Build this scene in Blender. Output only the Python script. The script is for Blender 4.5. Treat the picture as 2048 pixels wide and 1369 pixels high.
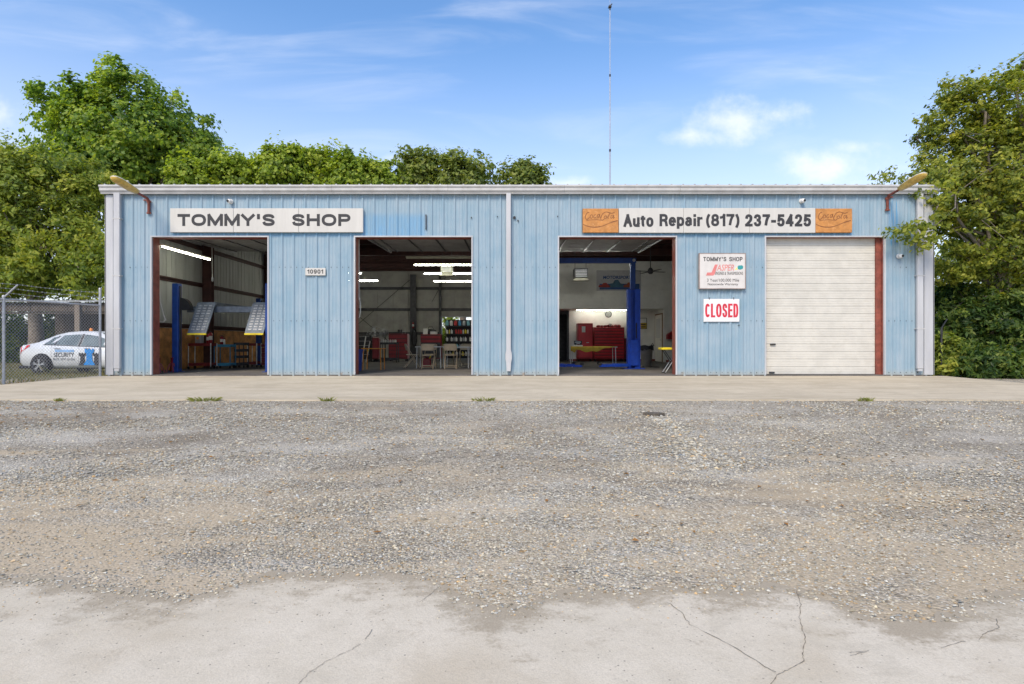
import bpy, bmesh, math, random
import numpy as np
from mathutils import Vector, Matrix

# ------------------------------------------------------------------ scene, camera, light
scene = bpy.context.scene
COL = scene.collection
for o in list(bpy.data.objects):
    bpy.data.objects.remove(o)
F_PX, CAM_Y, CAM_Z, HOR = 1138.0, -15.09, 0.82, 688.0     # facade plane is Y = 0, shop floor is Z = 0

cam_data = bpy.data.cameras.new('camera')
cam = bpy.data.objects.new('camera', cam_data)
COL.objects.link(cam)
cam.location = (0, CAM_Y, CAM_Z)
cam.rotation_euler = (math.radians(90), 0, 0)
cam_data.sensor_width = 36.0
cam_data.lens = 36.0 * F_PX / 2048.0
cam_data.shift_y = 3.5 / 2048.0
cam_data.clip_end = 2000
scene.camera = cam

SUN_EL, SUN_AZ = math.radians(46), math.radians(203)
world = bpy.data.worlds.new('World')
scene.world = world
world.use_nodes = True

sun_data = bpy.data.lights.new('sun', 'SUN')
sun_data.energy = 2.4
sun_data.angle = math.radians(22)
sun_data.color = (1.0, 0.855, 0.66)
sun = bpy.data.objects.new('sun', sun_data)
COL.objects.link(sun)
_d = Vector((math.sin(SUN_AZ) * math.cos(SUN_EL), math.cos(SUN_AZ) * math.cos(SUN_EL), math.sin(SUN_EL)))
sun.rotation_euler = _d.to_track_quat('Z', 'Y').to_euler()

vs = scene.view_settings
vs.view_transform = 'Standard'
vs.look = 'None'
vs.exposure = 0.68
vs.gamma = 1.0
vs.use_curve_mapping = False
scene.cycles.max_bounces = 9
scene.cycles.diffuse_bounces = 7
scene.cycles.transmission_bounces = 7
scene.cycles.use_denoising = True

# ------------------------------------------------------------------ node helpers
class ND:
    def __init__(s, nt):
        s.nt = nt
    def n(s, typ, props=None, **ins):
        nd = s.nt.nodes.new('ShaderNode' + typ)
        for k, v in (props or {}).items():
            setattr(nd, k, v)
        for k, v in ins.items():
            key = int(k[1:]) if k[0] == '_' else k.replace('__', ' ')
            sock = nd.inputs[key]
            if isinstance(v, bpy.types.NodeSocket):
                s.nt.links.new(v, sock)
            else:
                sock.default_value = v
        return nd
    def math(s, op, a, b=0.0, c=None, clamp=False):
        d = dict(_0=a, _1=b)
        if c is not None: d['_2'] = c
        return s.n('Math', dict(operation=op, use_clamp=clamp), **d).outputs[0]
    def mix(s, f, a, b, blend='MIX'):
        nd = s.n('Mix', dict(data_type='RGBA', blend_type=blend))
        for i, v in ((0, f), (6, a), (7, b)):
            if isinstance(v, bpy.types.NodeSocket): s.nt.links.new(v, nd.inputs[i])
            else: nd.inputs[i].default_value = v if i == 0 else (tuple(v) + (1,))[:4]
        return nd.outputs[2]
    def noise(s, vec, scale, detail=4, rough=0.55, dist=0.0):
        return s.n('TexNoise', None, Vector=vec, Scale=scale, Detail=detail, Roughness=rough, Distortion=dist).outputs[0]
    def ramp(s, f, lo, hi):
        nd = s.n('MapRange', dict(interpolation_type='SMOOTHSTEP'), _0=f, _1=lo, _2=hi)
        return nd.outputs[0]
    def mapping(s, vec, scale=(1, 1, 1), loc=(0, 0, 0), rot=(0, 0, 0)):
        return s.n('Mapping', None, Vector=vec, Scale=scale, Location=loc, Rotation=rot).outputs[0]
    def bump(s, h, strength=0.3, dist=0.01):
        return s.n('Bump', None, Height=h, Strength=strength, Distance=dist).outputs[0]

def lin(r, g, b):
    f = lambda c: (c / 255 / 12.92) if c / 255 <= 0.04045 else ((c / 255 + 0.055) / 1.055) ** 2.4
    return (f(r), f(g), f(b))

def new_mat(name):
    m = bpy.data.materials.new(name)
    m.use_nodes = True
    nt = m.node_tree
    nt.nodes.clear()
    d = ND(nt)
    out = d.n('OutputMaterial')
    return m, d, out

MATS = {}
def pmat(name, base, rough=0.6, metal=0.0, var=0.18, scale=6.0, bump=0.0, bscale=60.0, dirt=None, dirt_amt=0.4, spec=0.4, emit=None, estr=0.0, streak=False):
    """plain painted / plastic / metal surface with tone variation, grime and fine relief"""
    if name in MATS: return MATS[name]
    m, d, out = new_mat(name)
    pos = d.n('NewGeometry').outputs['Position']
    pv = d.mapping(pos, (1, 1, 0.15)) if streak else pos
    f = d.noise(pv, scale, 5, 0.6)
    lo = tuple(c * (1 - var) for c in base); hi = tuple(min(1, c * (1 + var)) for c in base)
    col = d.mix(d.ramp(f, 0.3, 0.7), lo, hi)
    if dirt:
        g = d.noise(pv, scale * 2.3, 7, 0.7)
        col = d.mix(d.math('MULTIPLY', d.ramp(g, 0.5, 0.75), dirt_amt), col, dirt)
    b = d.n('BsdfPrincipled', None, Base__Color=col, Metallic=metal, Roughness=rough)
    b.inputs['Specular IOR Level'].default_value = spec
    r = d.math('MULTIPLY_ADD', f, 0.25, rough - 0.12)
    d.nt.links.new(r, b.inputs['Roughness'])
    if bump:
        d.nt.links.new(d.bump(d.noise(pos, bscale, 4), bump, 0.01), b.inputs['Normal'])
    if emit:
        b.inputs['Emission Color'].default_value = tuple(emit) + (1,)
        b.inputs['Emission Strength'].default_value = estr
    d.nt.links.new(b.outputs[0], out.inputs[0])
    MATS[name] = m
    return m

# ------------------------------------------------------------------ sky
def build_sky():
    nt = world.node_tree
    nt.nodes.clear()
    d = ND(nt)
    out = d.n('OutputWorld')
    sky = d.n('TexSky', dict(sky_type='NISHITA', sun_disc=False, sun_elevation=SUN_EL, sun_rotation=SUN_AZ, altitude=200.0, air_density=1.0, dust_density=0.6, ozone_density=2.5))
    gen = d.n('TexCoord').outputs['Generated']
    sep = d.n('SeparateXYZ', None, Vector=gen)
    X, Y, Z = sep.outputs
    ay = d.math('MAXIMUM', d.math('ABSOLUTE', Y), 0.05)
    u = d.math('DIVIDE', X, ay); v = d.math('DIVIDE', Z, ay)
    uv = d.n('CombineXYZ', None, X=u, Y=v, Z=0.0).outputs[0]
    # thin high cirrus, drawn out sideways and slightly tilted
    ci = d.noise(d.mapping(uv, (1.3, 7.0, 1), (0.3, 0.2, 0), (0, 0, 0.14)), 1.6, 6, 0.55, 0.6)
    cir = d.math('MULTIPLY', d.ramp(ci, 0.46, 0.85), 0.34)
    # low fair-weather puffs
    wob = d.noise(uv, 9.0, 7, 0.62)
    wob2 = d.noise(d.mapping(uv, (1, 1.6, 1), (5, 2, 0)), 22.0, 5, 0.6)
    tot = None
    for cu, cv, ru, rv in ((0.385, 0.392, 0.135, 0.045), (0.315, 0.366, 0.10, 0.026), (0.46, 0.405, 0.07, 0.028), (0.565, 0.312, 0.13, 0.048), (0.60, 0.345, 0.05, 0.022), (-0.205, 0.322, 0.035, 0.02),
                           (0.095, 0.282, 0.055, 0.016), (0.48, 0.262, 0.14, 0.02), (-0.95, 0.40, 0.12, 0.04), (1.25, 0.42, 0.14, 0.04)):
        du = d.math('DIVIDE', d.math('SUBTRACT', u, cu), ru)
        dv = d.math('DIVIDE', d.math('SUBTRACT', v, cv), rv)
        r = d.math('SQRT', d.math('ADD', d.math('MULTIPLY', du, du), d.math('MULTIPLY', dv, dv)))
        e = d.math('SUBTRACT', 1.0, r)
        tot = e if tot is None else d.math('MAXIMUM', tot, e)
    cl = d.math('ADD', tot, d.math('MULTIPLY', d.math('SUBTRACT', wob, 0.5), 2.6))
    cl = d.math('ADD', cl, d.math('MULTIPLY', d.math('SUBTRACT', wob2, 0.5), 0.8))
    puff = d.math('MULTIPLY', d.ramp(cl, -0.1, 1.6), 0.85)
    puff = d.math('MULTIPLY', puff, d.ramp(tot, -0.9, 0.1))
    cov = d.math('MAXIMUM', cir, puff)
    cov = d.math('MULTIPLY', cov, d.ramp(Z, 0.0, 0.12))
    skc = d.n('HueSaturation', None, Saturation=1.14, Value=1.12, Color=sky.outputs[0]).outputs[0]
    # a little horizon milkiness
    hz = d.math('MULTIPLY', d.math('SUBTRACT', 1.0, d.ramp(Z, 0.08, 0.50)), 0.66)
    skc = d.mix(hz, skc, (4.35, 4.3, 4.75))
    col = d.mix(cov, skc, (5.0, 5.1, 5.4))
    bg = d.n('Background', None, Color=col, Strength=0.145)
    nt.links.new(bg.outputs[0], out.inputs[0])
build_sky()

# ------------------------------------------------------------------ mesh builder
def sc_at(Y): return F_PX / (Y - CAM_Y)
def PX(px, Y=0.0): return (px - 1024.0) / sc_at(Y)
def PZ(py, Y=0.0): return CAM_Z + (HOR - py) / sc_at(Y)

class MB:
    def __init__(s):
        s.v = []; s.f = []; s.mi = []; s.sm = []
    def add(s, vs, fs, m=0, smooth=False):
        k = len(s.v)
        s.v += [tuple(p) for p in vs]
        for f in fs:
            s.f.append(tuple(i + k for i in f)); s.mi.append(m); s.sm.append(smooth)
        return s
    def box(s, x0, x1, y0, y1, z0, z1, m=0):
        p = [(x0, y0, z0), (x1, y0, z0), (x1, y1, z0), (x0, y1, z0), (x0, y0, z1), (x1, y0, z1), (x1, y1, z1), (x0, y1, z1)]
        return s.add(p, [(0, 3, 2, 1), (4, 5, 6, 7), (0, 1, 5, 4), (1, 2, 6, 5), (2, 3, 7, 6), (3, 0, 4, 7)], m)
    def rbox(s, x0, x1, y0, y1, z0, z1, b=0.01, m=0):
        """box with chamfered edges"""
        b = min(b, (x1 - x0) * .45, (y1 - y0) * .45, (z1 - z0) * .45)
        bm = bmesh.new()
        bmesh.ops.create_cube(bm, size=1)
        for v in bm.verts:
            v.co = Vector(((x0 + x1) / 2 + v.co.x * (x1 - x0), (y0 + y1) / 2 + v.co.y * (y1 - y0), (z0 + z1) / 2 + v.co.z * (z1 - z0)))
        bmesh.ops.bevel(bm, geom=bm.edges[:], offset=b, segments=1, affect='EDGES')
        bm.verts.index_update()
        s.add([v.co[:] for v in bm.verts], [[v.index for v in f.verts] for f in bm.faces], m)
        bm.free()
        return s
    def bar(s, p, q, w, h=None, m=0, up=(0, 0, 1)):
        p = Vector(p); q = Vector(q); h = h or w
        d = (q - p).normalized(); u = Vector(up)
        if abs(d.dot(u)) > 0.98: u = Vector((0, 1, 0))
        a = d.cross(u).normalized() * w / 2; b = a.cross(d).normalized() * h / 2
        pts = [p - a - b, p + a - b, p + a + b, p - a + b, q - a - b, q + a - b, q + a + b, q - a + b]
        return s.add(pts, [(3, 2, 1, 0), (4, 5, 6, 7), (0, 1, 5, 4), (1, 2, 6, 5), (2, 3, 7, 6), (3, 0, 4, 7)], m)
    def tube(s, pts, r, n=8, m=0, cap=True, smooth=True):
        pts = [Vector(p) for p in pts]
        rs = r if isinstance(r, (list, tuple)) else [r] * len(pts)
        vs = []; fs = []
        prev = None
        for i, p in enumerate(pts):
            d = (pts[min(i + 1, len(pts) - 1)] - pts[max(i - 1, 0)])
            d = d.normalized() if d.length > 1e-9 else Vector((0, 0, 1))
            if prev is None:
                u = Vector((0, 0, 1)) if abs(d.z) < 0.9 else Vector((1, 0, 0))
                a = d.cross(u).normalized()
            else:
                a = (prev - d * prev.dot(d))
                a = a.normalized() if a.length > 1e-6 else d.orthogonal().normalized()
            prev = a
            b = d.cross(a)
            for k in range(n):
                t = 2 * math.pi * k / n
                vs.append(p + (a * math.cos(t) + b * math.sin(t)) * rs[i])
        for i in range(len(pts) - 1):
            for k in range(n):
                fs.append((i * n + k, i * n + (k + 1) % n, (i + 1) * n + (k + 1) % n, (i + 1) * n + k))
        s.add(vs, fs, m, smooth)
        if cap:
            s.add(vs[:n], [tuple(range(n))[::-1]], m); s.add(vs[-n:], [tuple(range(n))], m)
        return s
    def lathe(s, prof, c=(0, 0, 0), n=16, axis='z', m=0, smooth=True, cap=True):
        """prof: list of (radius, height)"""
        vs = []; fs = []
        for r, h in prof:
            for k in range(n):
                t = 2 * math.pi * k / n
                x, y = r * math.cos(t), r * math.sin(t)
                p = {'z': (x, y, h), 'y': (x, h, y), 'x': (h, x, y)}[axis]
                vs.append((c[0] + p[0], c[1] + p[1], c[2] + p[2]))
        for i in range(len(prof) - 1):
            for k in range(n):
                fs.append((i * n + k, i * n + (k + 1) % n, (i + 1) * n + (k + 1) % n, (i + 1) * n + k))
        s.add(vs, fs, m, smooth)
        if cap: s.add(vs[:n], [tuple(range(n))[::-1]], m); s.add(vs[-n:], [tuple(range(n))], m)
        return s
    def prism(s, poly, y0, y1, m=0, plane='xz'):
        n = len(poly)
        mk = (lambda a, b, h: (a, h, b)) if plane == 'xz' else ((lambda a, b, h: (h, a, b)) if plane == 'yz' else (lambda a, b, h: (a, b, h)))
        vs = [mk(a, b, y0) for a, b in poly] + [mk(a, b, y1) for a, b in poly]
        fs = [tuple(range(n)), tuple(range(2 * n - 1, n - 1, -1))] + [(i, i + n, (i + 1) % n + n, (i + 1) % n) for i in range(n)]
        return s.add(vs, fs, m)
    def ball(s, c, r, n=10, k=6, m=0, sc=(1, 1, 1)):
        prof = [(max(1e-3, math.sin(math.pi * i / k)) * r, -math.cos(math.pi * i / k) * r) for i in range(k + 1)]
        o = MB().lathe(prof, (0, 0, 0), n)
        s.add([(c[0] + p[0] * sc[0], c[1] + p[1] * sc[1], c[2] + p[2] * sc[2]) for p in o.v], o.f, m, True)
        return s
    def move(s, M):
        s.v = [tuple(M @ Vector(p)) for p in s.v]; return s
    def mesh(s, name, mats, fixn=True):
        me = bpy.data.meshes.new(name)
        me.from_pydata(s.v, [], s.f)
        for mt in (mats if isinstance(mats, (list, tuple)) else [mats]):
            me.materials.append(mt)
        me.polygons.foreach_set('material_index', s.mi)
        me.polygons.foreach_set('use_smooth', s.sm)
        if fixn:
            bm = bmesh.new(); bm.from_mesh(me)
            bmesh.ops.recalc_face_normals(bm, faces=bm.faces)
            bm.to_mesh(me); bm.free()
        me.update()
        return me
    def build(s, name, mats, parent=None, loc=None):
        return put(name, s.mesh(name, mats), parent, loc)

def put(name, me, parent=None, loc=None):
    o = bpy.data.objects.new(name, me)
    COL.objects.link(o)
    if parent is not None: o.parent = parent
    if loc is not None: o.location = loc
    return o
def tag(o, label=None, cat=None, group=None, kind=None):
    if label: o['label'] = label
    if cat: o['category'] = cat
    if group: o['group'] = group
    if kind: o['kind'] = kind
    return o
def thing(name, label, cat, loc=(0, 0, 0), rz=0.0, group=None):
    o = bpy.data.objects.new(name, None)
    COL.objects.link(o)
    o.location = loc; o.rotation_euler = (0, 0, rz)
    o.empty_display_size = 0.1
    return tag(o, label, cat, group)
def dup(root, loc=None, rz=None, label=None):
    def cp(o, par):
        c = o.copy(); COL.objects.link(c); c.parent = par
        for ch in o.children: cp(ch, c)
        return c
    r = cp(root, None)
    if loc is not None: r.location = loc
    if rz is not None: r.rotation_euler = (0, 0, rz)
    if label: r['label'] = label
    return r

_dg = None
def text_mesh(name, s, x0, x1, z0, z1, y, mat, bold=0.02, shear=0.0, parent=None, depth=0.003, facing=-1, fit_h=True):
    """lettering fitted into the box x0..x1, z0..z1, standing in the XZ plane and facing -Y"""
    cu = bpy.data.curves.new(name, 'FONT')
    cu.body = s; cu.size = 1.0; cu.offset = bold; cu.shear = shear; cu.resolution_u = 3
    cu.extrude = 0.02
    ob = bpy.data.objects.new(name, cu)
    COL.objects.link(ob)
    dg = bpy.context.evaluated_depsgraph_get()
    me = bpy.data.meshes.new_from_object(ob.evaluated_get(dg))
    bpy.data.objects.remove(ob); bpy.data.curves.remove(cu)
    n = len(me.vertices)
    a = np.empty(n * 3); me.vertices.foreach_get('co', a); a = a.reshape(-1, 3)
    lo, hi = a.min(0), a.max(0)
    X = x0 + (a[:, 0] - lo[0]) / (hi[0] - lo[0]) * (x1 - x0)
    Zz = z0 + (a[:, 1] - lo[1]) / (hi[1] - lo[1]) * (z1 - z0)
    Yy = y - (a[:, 2] - lo[2]) / (hi[2] - lo[2]) * depth
    me.vertices.foreach_set('co', np.stack([X, Yy, Zz], 1).ravel())
    me.materials.clear(); me.materials.append(mat)
    me.update(); me.name = name
    return put(name, me, parent)
# ------------------------------------------------------------------ ground, apron, pavement
def gz(x, y):
    if y <= -5.7:
        t = min(1.0, (-5.7 - y) / 6.3)
        z = -0.12 - 0.22 * t
    elif y < 0:
        z = -0.12
    else:
        z = -0.12 - 0.10 * min(1.0, y / 4.0)
    return z

EDGE_PX = [(-900, 1150), (-400, 1158), (0, 1156), (150, 1166), (300, 1184), (380, 1196), (450, 1180), (540, 1152), (640, 1147), (760, 1142), (840, 1146), (880, 1163), (915, 1196), (975, 1216), (1050, 1211),
           (1120, 1192), (1200, 1180), (1320, 1176), (1450, 1181), (1560, 1178), (1620, 1190), (1670, 1212), (1760, 1236), (1850, 1243), (1900, 1228), (1925, 1200), (2048, 1193), (2500, 1180), (3000, 1190)]
def ground_pt(px, py):
    z = -0.34
    dpt = F_PX * (CAM_Z - z) / (py - HOR)
    for _ in range(3):
        z = gz(0, CAM_Y + dpt); dpt = F_PX * (CAM_Z - z) / (py - HOR)
    return ((px - 1024) * dpt / F_PX, CAM_Y + dpt)
EDGE = [ground_pt(*p) for p in EDGE_PX]
_ex = np.array([p[0] for p in EDGE]); _ey = np.array([p[1] for p in EDGE])
def edge_y(x): return float(np.interp(x, _ex, _ey))

def gravel_material():
    m, d, out = new_mat('gravel_ground')
    pos = d.n('NewGeometry').outputs['Position']
    def stones(scale):
        vo = d.n('TexVoronoi', dict(feature='F1'), Vector=d.mapping(pos, (1, 1, 0.2)), Scale=scale, Randomness=1.0)
        return vo
    v1 = stones(62.0); v2 = stones(105.0)
    r1 = d.n('SeparateColor', None, Color=v1.outputs['Color']).outputs[0]
    r2 = d.n('SeparateColor', None, Color=v2.outputs['Color']).outputs[1]
    tone = d.math('ADD', d.math('MULTIPLY', r1, 0.6), d.math('MULTIPLY', r2, 0.4))
    cr = d.n('ValToRGB', None, Fac=tone)
    el = cr.color_ramp.elements
    el[0].position = 0.12; el[0].color = (0.13, 0.116, 0.092, 1)
    el[1].position = 0.92; el[1].color = (0.66, 0.61, 0.53, 1)
    for p, c in ((0.35, (0.25, 0.226, 0.182)), (0.55, (0.38, 0.346, 0.282)), (0.72, (0.47, 0.425, 0.342))):
        e = el.new(p); e.color = c + (1,)
    col = cr.outputs[0]
    mid = d.noise(d.mapping(pos, (0.8, 1.0, 1), (7, 3, 0), (0, 0, 0.5)), 0.62, 7, 0.62, 0.7)
    fin = d.noise(pos, 9.0, 5, 0.6)
    # damp, oily dark stretches
    damp = d.math('MULTIPLY', d.ramp(d.math('ADD', mid, d.math('MULTIPLY', fin, 0.12)), 0.46, 0.76), 0.62)
    col = d.mix(damp, col, (0.185, 0.15, 0.108))
    # bleached stretches
    pale = d.math('MULTIPLY', d.ramp(d.noise(d.mapping(pos, (0.7, 1.1, 1), (13, 9, 0)), 1.1, 5, 0.6), 0.46, 0.70), 0.55)
    col = d.mix(pale, col, (0.55, 0.515, 0.45))
    # tan silt lying between the stones
    sep = d.n('SeparateXYZ', None, Vector=pos)
    near = d.math('MULTIPLY', d.ramp(sep.outputs[1], -8.8, -12.2), 0.20)
    silt = d.ramp(d.math('ADD', d.math('ADD', d.noise(d.mapping(pos, (0.6, 1.5, 1), (3, 21, 0), (0, 0, -0.35)), 1.0, 7, 0.62, 0.8), near), d.math('MULTIPLY', fin, 0.10)), 0.56, 0.80)
    soil = d.mix(d.noise(pos, 160.0, 3), (0.36, 0.285, 0.185), (0.50, 0.415, 0.295))
    col = d.mix(d.math('MULTIPLY', silt, 0.78), col, soil)
    # far off: grass and scrub instead of gravel
    ax = d.math('ABSOLUTE', sep.outputs[0])
    far = d.math('MAXIMUM', d.ramp(sep.outputs[1], 1.0, 4.0), d.ramp(ax, 13.0, 16.0))
    grs = d.mix(d.noise(pos, 3.0, 5), (0.075, 0.085, 0.03), (0.19, 0.165, 0.085))
    far = d.math('MULTIPLY', far, d.ramp(d.math('ADD', sep.outputs[1], d.math('MULTIPLY', fin, 0.8)), -2.5, 0.6))
    col = d.mix(far, col, grs)
    b = d.n('BsdfPrincipled', None, Base__Color=col, Roughness=0.92)
    b.inputs['Specular IOR Level'].default_value = 0.15
    h = d.math('ADD', d.math('MULTIPLY', v1.outputs['Distance'], -1.0), d.math('MULTIPLY', fin, 0.4))
    hs = d.math('MULTIPLY', h, d.math('SUBTRACT', 1.0, d.math('MULTIPLY', silt, 0.7)))
    d.nt.links.new(d.bump(hs, 0.9, 0.016), b.inputs['Normal'])
    d.nt.links.new(b.outputs[0], out.inputs[0])
    return m

def concrete_material(name, lo, hi, stain, stain_amt, speck=0.25, streaks=False, dusty=False):
    m, d, out = new_mat(name)
    pos = d.n('NewGeometry').outputs['Position']
    f = d.noise(pos, 0.9, 7, 0.65)
    g = d.noise(pos, 6.0, 7, 0.7)
    fine = d.noise(pos, 140.0, 4, 0.7)
    col = d.mix(d.ramp(d.math('ADD', d.math('MULTIPLY', f, 0.6), d.math('MULTIPLY', g, 0.4)), 0.35, 0.65), lo, hi)
    st = d.noise(d.mapping(pos, (0.35, 1.8, 1) if streaks else (1, 1, 1), (4, 4, 0)), 1.1, 7, 0.65, 0.4)
    col = d.mix(d.math('MULTIPLY', d.ramp(st, 0.44, 0.72), stain_amt), col, stain)
    if streaks:   # dark tyre and oil marks
        ti = d.noise(d.mapping(pos, (0.5, 3.5, 1), (9, 1, 0)), 1.3, 6, 0.7, 0.3)
        col = d.mix(d.math('MULTIPLY', d.ramp(ti, 0.60, 0.74), 0.45), col, (0.10, 0.095, 0.09))
    col = d.mix(d.math('MULTIPLY', d.ramp(fine, 0.35, 0.70), speck), col, tuple(c * 0.62 for c in lo))
    sp = d.n('TexVoronoi', None, Vector=pos, Scale=34.0)
    dots = d.math('MULTIPLY', d.math('LESS_THAN', sp.outputs['Distance'], 0.15), d.math('GREATER_THAN', d.n('SeparateColor', None, Color=sp.outputs['Color']).outputs[2], 0.80))
    col = d.mix(d.math('MULTIPLY', dots, 0.55), col, (0.09, 0.085, 0.08))
    if dusty:     # silt and fines washed over the broken edge
        du = d.n('Attribute', dict(attribute_name='dust')).outputs['Fac']
        dn = d.math('ADD', d.noise(d.mapping(pos, (1, 1.6, 1)), 5.0, 6, 0.65), d.math('MULTIPLY', d.noise(pos, 60.0, 3), 0.35))
        dm = d.ramp(d.math('ADD', dn, d.math('MULTIPLY', du, 0.62)), 0.86, 1.16)
        col = d.mix(d.math('MULTIPLY', dm, 0.85), col, d.mix(d.noise(pos, 170.0, 3), (0.20, 0.165, 0.115), (0.44, 0.375, 0.28)))
    mot = d.noise(d.mapping(pos, (1, 1.4, 1), (2, 8, 0)), 3.2, 8, 0.72, 0.3)
    col = d.mix(d.math('MULTIPLY', d.ramp(mot, 0.52, 0.70), 0.30), col, tuple(c * 0.66 for c in lo))
    pit = d.noise(pos, 55.0, 3, 0.6)
    col = d.mix(d.math('MULTIPLY', d.ramp(pit, 0.60, 0.74), 0.35), col, tuple(c * 0.5 for c in lo))
    b = d.n('BsdfPrincipled', None, Base__Color=col, Roughness=0.88)
    b.inputs['Specular IOR Level'].default_value = 0.2
    h = d.math('ADD', d.math('MULTIPLY', fine, 0.5), d.math('MULTIPLY', g, 0.8))
    d.nt.links.new(d.bump(h, 0.5, 0.008), b.inputs['Normal'])
    d.nt.links.new(b.outputs[0], out.inputs[0])
    return m

M_GRAVEL = gravel_material()
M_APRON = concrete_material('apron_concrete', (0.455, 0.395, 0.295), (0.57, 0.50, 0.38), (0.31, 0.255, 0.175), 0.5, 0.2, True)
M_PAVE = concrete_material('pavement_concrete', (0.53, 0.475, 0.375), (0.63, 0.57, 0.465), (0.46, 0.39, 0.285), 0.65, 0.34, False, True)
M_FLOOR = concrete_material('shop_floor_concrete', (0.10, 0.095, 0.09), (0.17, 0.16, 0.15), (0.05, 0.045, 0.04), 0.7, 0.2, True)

def build_ground():
    ys = [-60, -40, -28, -20] + list(np.arange(-16, 0.01, 0.4)) + [1, 2, 3, 4, 6, 9, 14, 20, 30, 45, 70, 120, 300, 700]
    xs = [-700, -300, -120, -60, -40, -30] + list(np.arange(-22, 22.1, 0.8)) + [30, 40, 60, 120, 300, 700]
    rng = random.Random(3)
    v = []; f = []
    for y in ys:
        for x in xs:
            v.append((x, y, gz(x, y) + (rng.uniform(-0.006, 0.006) if -11.5 < y < -6.2 else 0)))
    nx = len(xs)
    for j in range(len(ys) - 1):
        for i in range(nx - 1):
            f.append((j * nx + i, j * nx + i + 1, (j + 1) * nx + i + 1, (j + 1) * nx + i))
    b = MB(); b.add(v, f, 0, True)
    tag(b.build('ground', M_GRAVEL), kind='structure')
    # apron slab in front of the doors, worn front edge
    n = 120
    b = MB(); rng = random.Random(5)
    xa, xb = -11.05, 11.45
    top = []; front = []; low = []
    for i in range(n + 1):
        x = xa + (xb - xa) * i / n
        yj = -5.70 + 0.025 * math.sin(x * 2.1) + rng.uniform(-0.02, 0.02)
        top.append((x, -0.018, -0.032)); front.append((x, yj, -0.100 + rng.uniform(-0.006, 0))); low.append((x, yj - 0.02, -0.25))
    k = n + 1
    b.add(top + front + low, [(i, i + 1, k + i + 1, k + i) for i in range(n)] + [(k + i, k + i + 1, 2 * k + i + 1, 2 * k + i) for i in range(n)], 0)
    for x, s in ((xa, 0), (xb, n)):
        b.add([top[s], front[s], low[s], (x, -0.02, -0.25)], [(0, 1, 2, 3)])
    tag(b.build('concrete_apron', M_APRON), kind='structure')
    # pale concrete pavement in the foreground, broken edge
    b = MB(); rng = random.Random(8)
    N = 700
    up = []; dn = []; bot = []; mids = [[], [], []]
    for i in range(N + 1):
        x = -9 + 18 * i / N
        y = edge_y(x) + 0.05 * math.sin(x * 9) * math.sin(x * 3.3) + rng.uniform(-0.02, 0.02)
        up.append((x, y, gz(x, y) + 0.009)); bot.append((x, y + 0.01, gz(x, y) - 0.05)); dn.append((x, -24.0, -0.331))
        for q, off in enumerate((0.10, 0.30, 0.75)):
            yy = y - off
            mids[q].append((x, yy, max(gz(x, yy) + 0.009, -0.331)))
    k = N + 1
    rows = [bot, up] + mids + [dn]
    b.add([p for r in rows for p in r], [(j * k + i, j * k + i + 1, (j + 1) * k + i + 1, (j + 1) * k + i) for j in range(5) for i in range(N)])
    me = b.mesh('concrete_pavement', M_PAVE)
    at = me.attributes.new('dust', 'FLOAT', 'POINT')
    at.data.foreach_set('value', np.repeat([1.0, 1.0, .62, .30, .08, 0.0], k).astype(np.float32))
    pav = tag(put('concrete_pavement', me), kind='structure')
    mcr = pmat('crack_dark', (0.21, 0.18, 0.14), 0.95, var=0.3, scale=30)
    cr = [[(1592, 1186), (1601, 1215), (1598, 1240), (1604, 1262), (1611, 1285), (1606, 1310), (1607, 1328), (1580, 1345), (1556, 1354), (1545, 1369), (1530, 1395)],
          [(1335, 1210), (1362, 1230), (1380, 1255), (1440, 1285), (1480, 1308), (1530, 1340), (1556, 1354)],
          [(884, 1170), (860, 1195), (826, 1216)], [(745, 1265), (728, 1290)], [(722, 1295), (690, 1312), (650, 1330), (615, 1355), (590, 1380)],
          [(1992, 1243), (1997, 1262), (1965, 1275), (1958, 1290)], [(1930, 1288), (1900, 1296), (1876, 1305)], [(1700, 1312), (1740, 1308), (1690, 1320)]]
    for q, pl in enumerate(cr):
        pts = []
        rng = random.Random(q)
        for (a, c) in zip(pl[:-1], pl[1:]):
            for t in (0, 0.2, 0.4, 0.6, 0.8):
                px = a[0] + (c[0] - a[0]) * t + rng.uniform(-2.0, 2.0); py = a[1] + (c[1] - a[1]) * t + rng.uniform(-1.0, 1.0)
                pts.append(ground_pt(px, py))
        b = MB(); L = []; R = []
        for i, p in enumerate(pts):
            t = Vector(pts[min(i + 1, len(pts) - 1)]) - Vector(pts[max(0, i - 1)])
            nrm = Vector((-t.y, t.x)).normalized() * rng.uniform(0.0005, 0.0021) * (1.0 if q < 2 else 0.75)
            z = gz(*p) + 0.011 if p[1] > -12 else -0.328
            z = max(gz(*p) + 0.009, -0.331) + 0.003
            L.append((p[0] + nrm.x, p[1] + nrm.y, z)); R.append((p[0] - nrm.x, p[1] - nrm.y, z))
        n = len(pts)
        b.add(L + R, [(i, i + 1, n + i + 1, n + i) for i in range(n - 1)])
        b.build('crack', mcr, pav)
build_ground()

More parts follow.
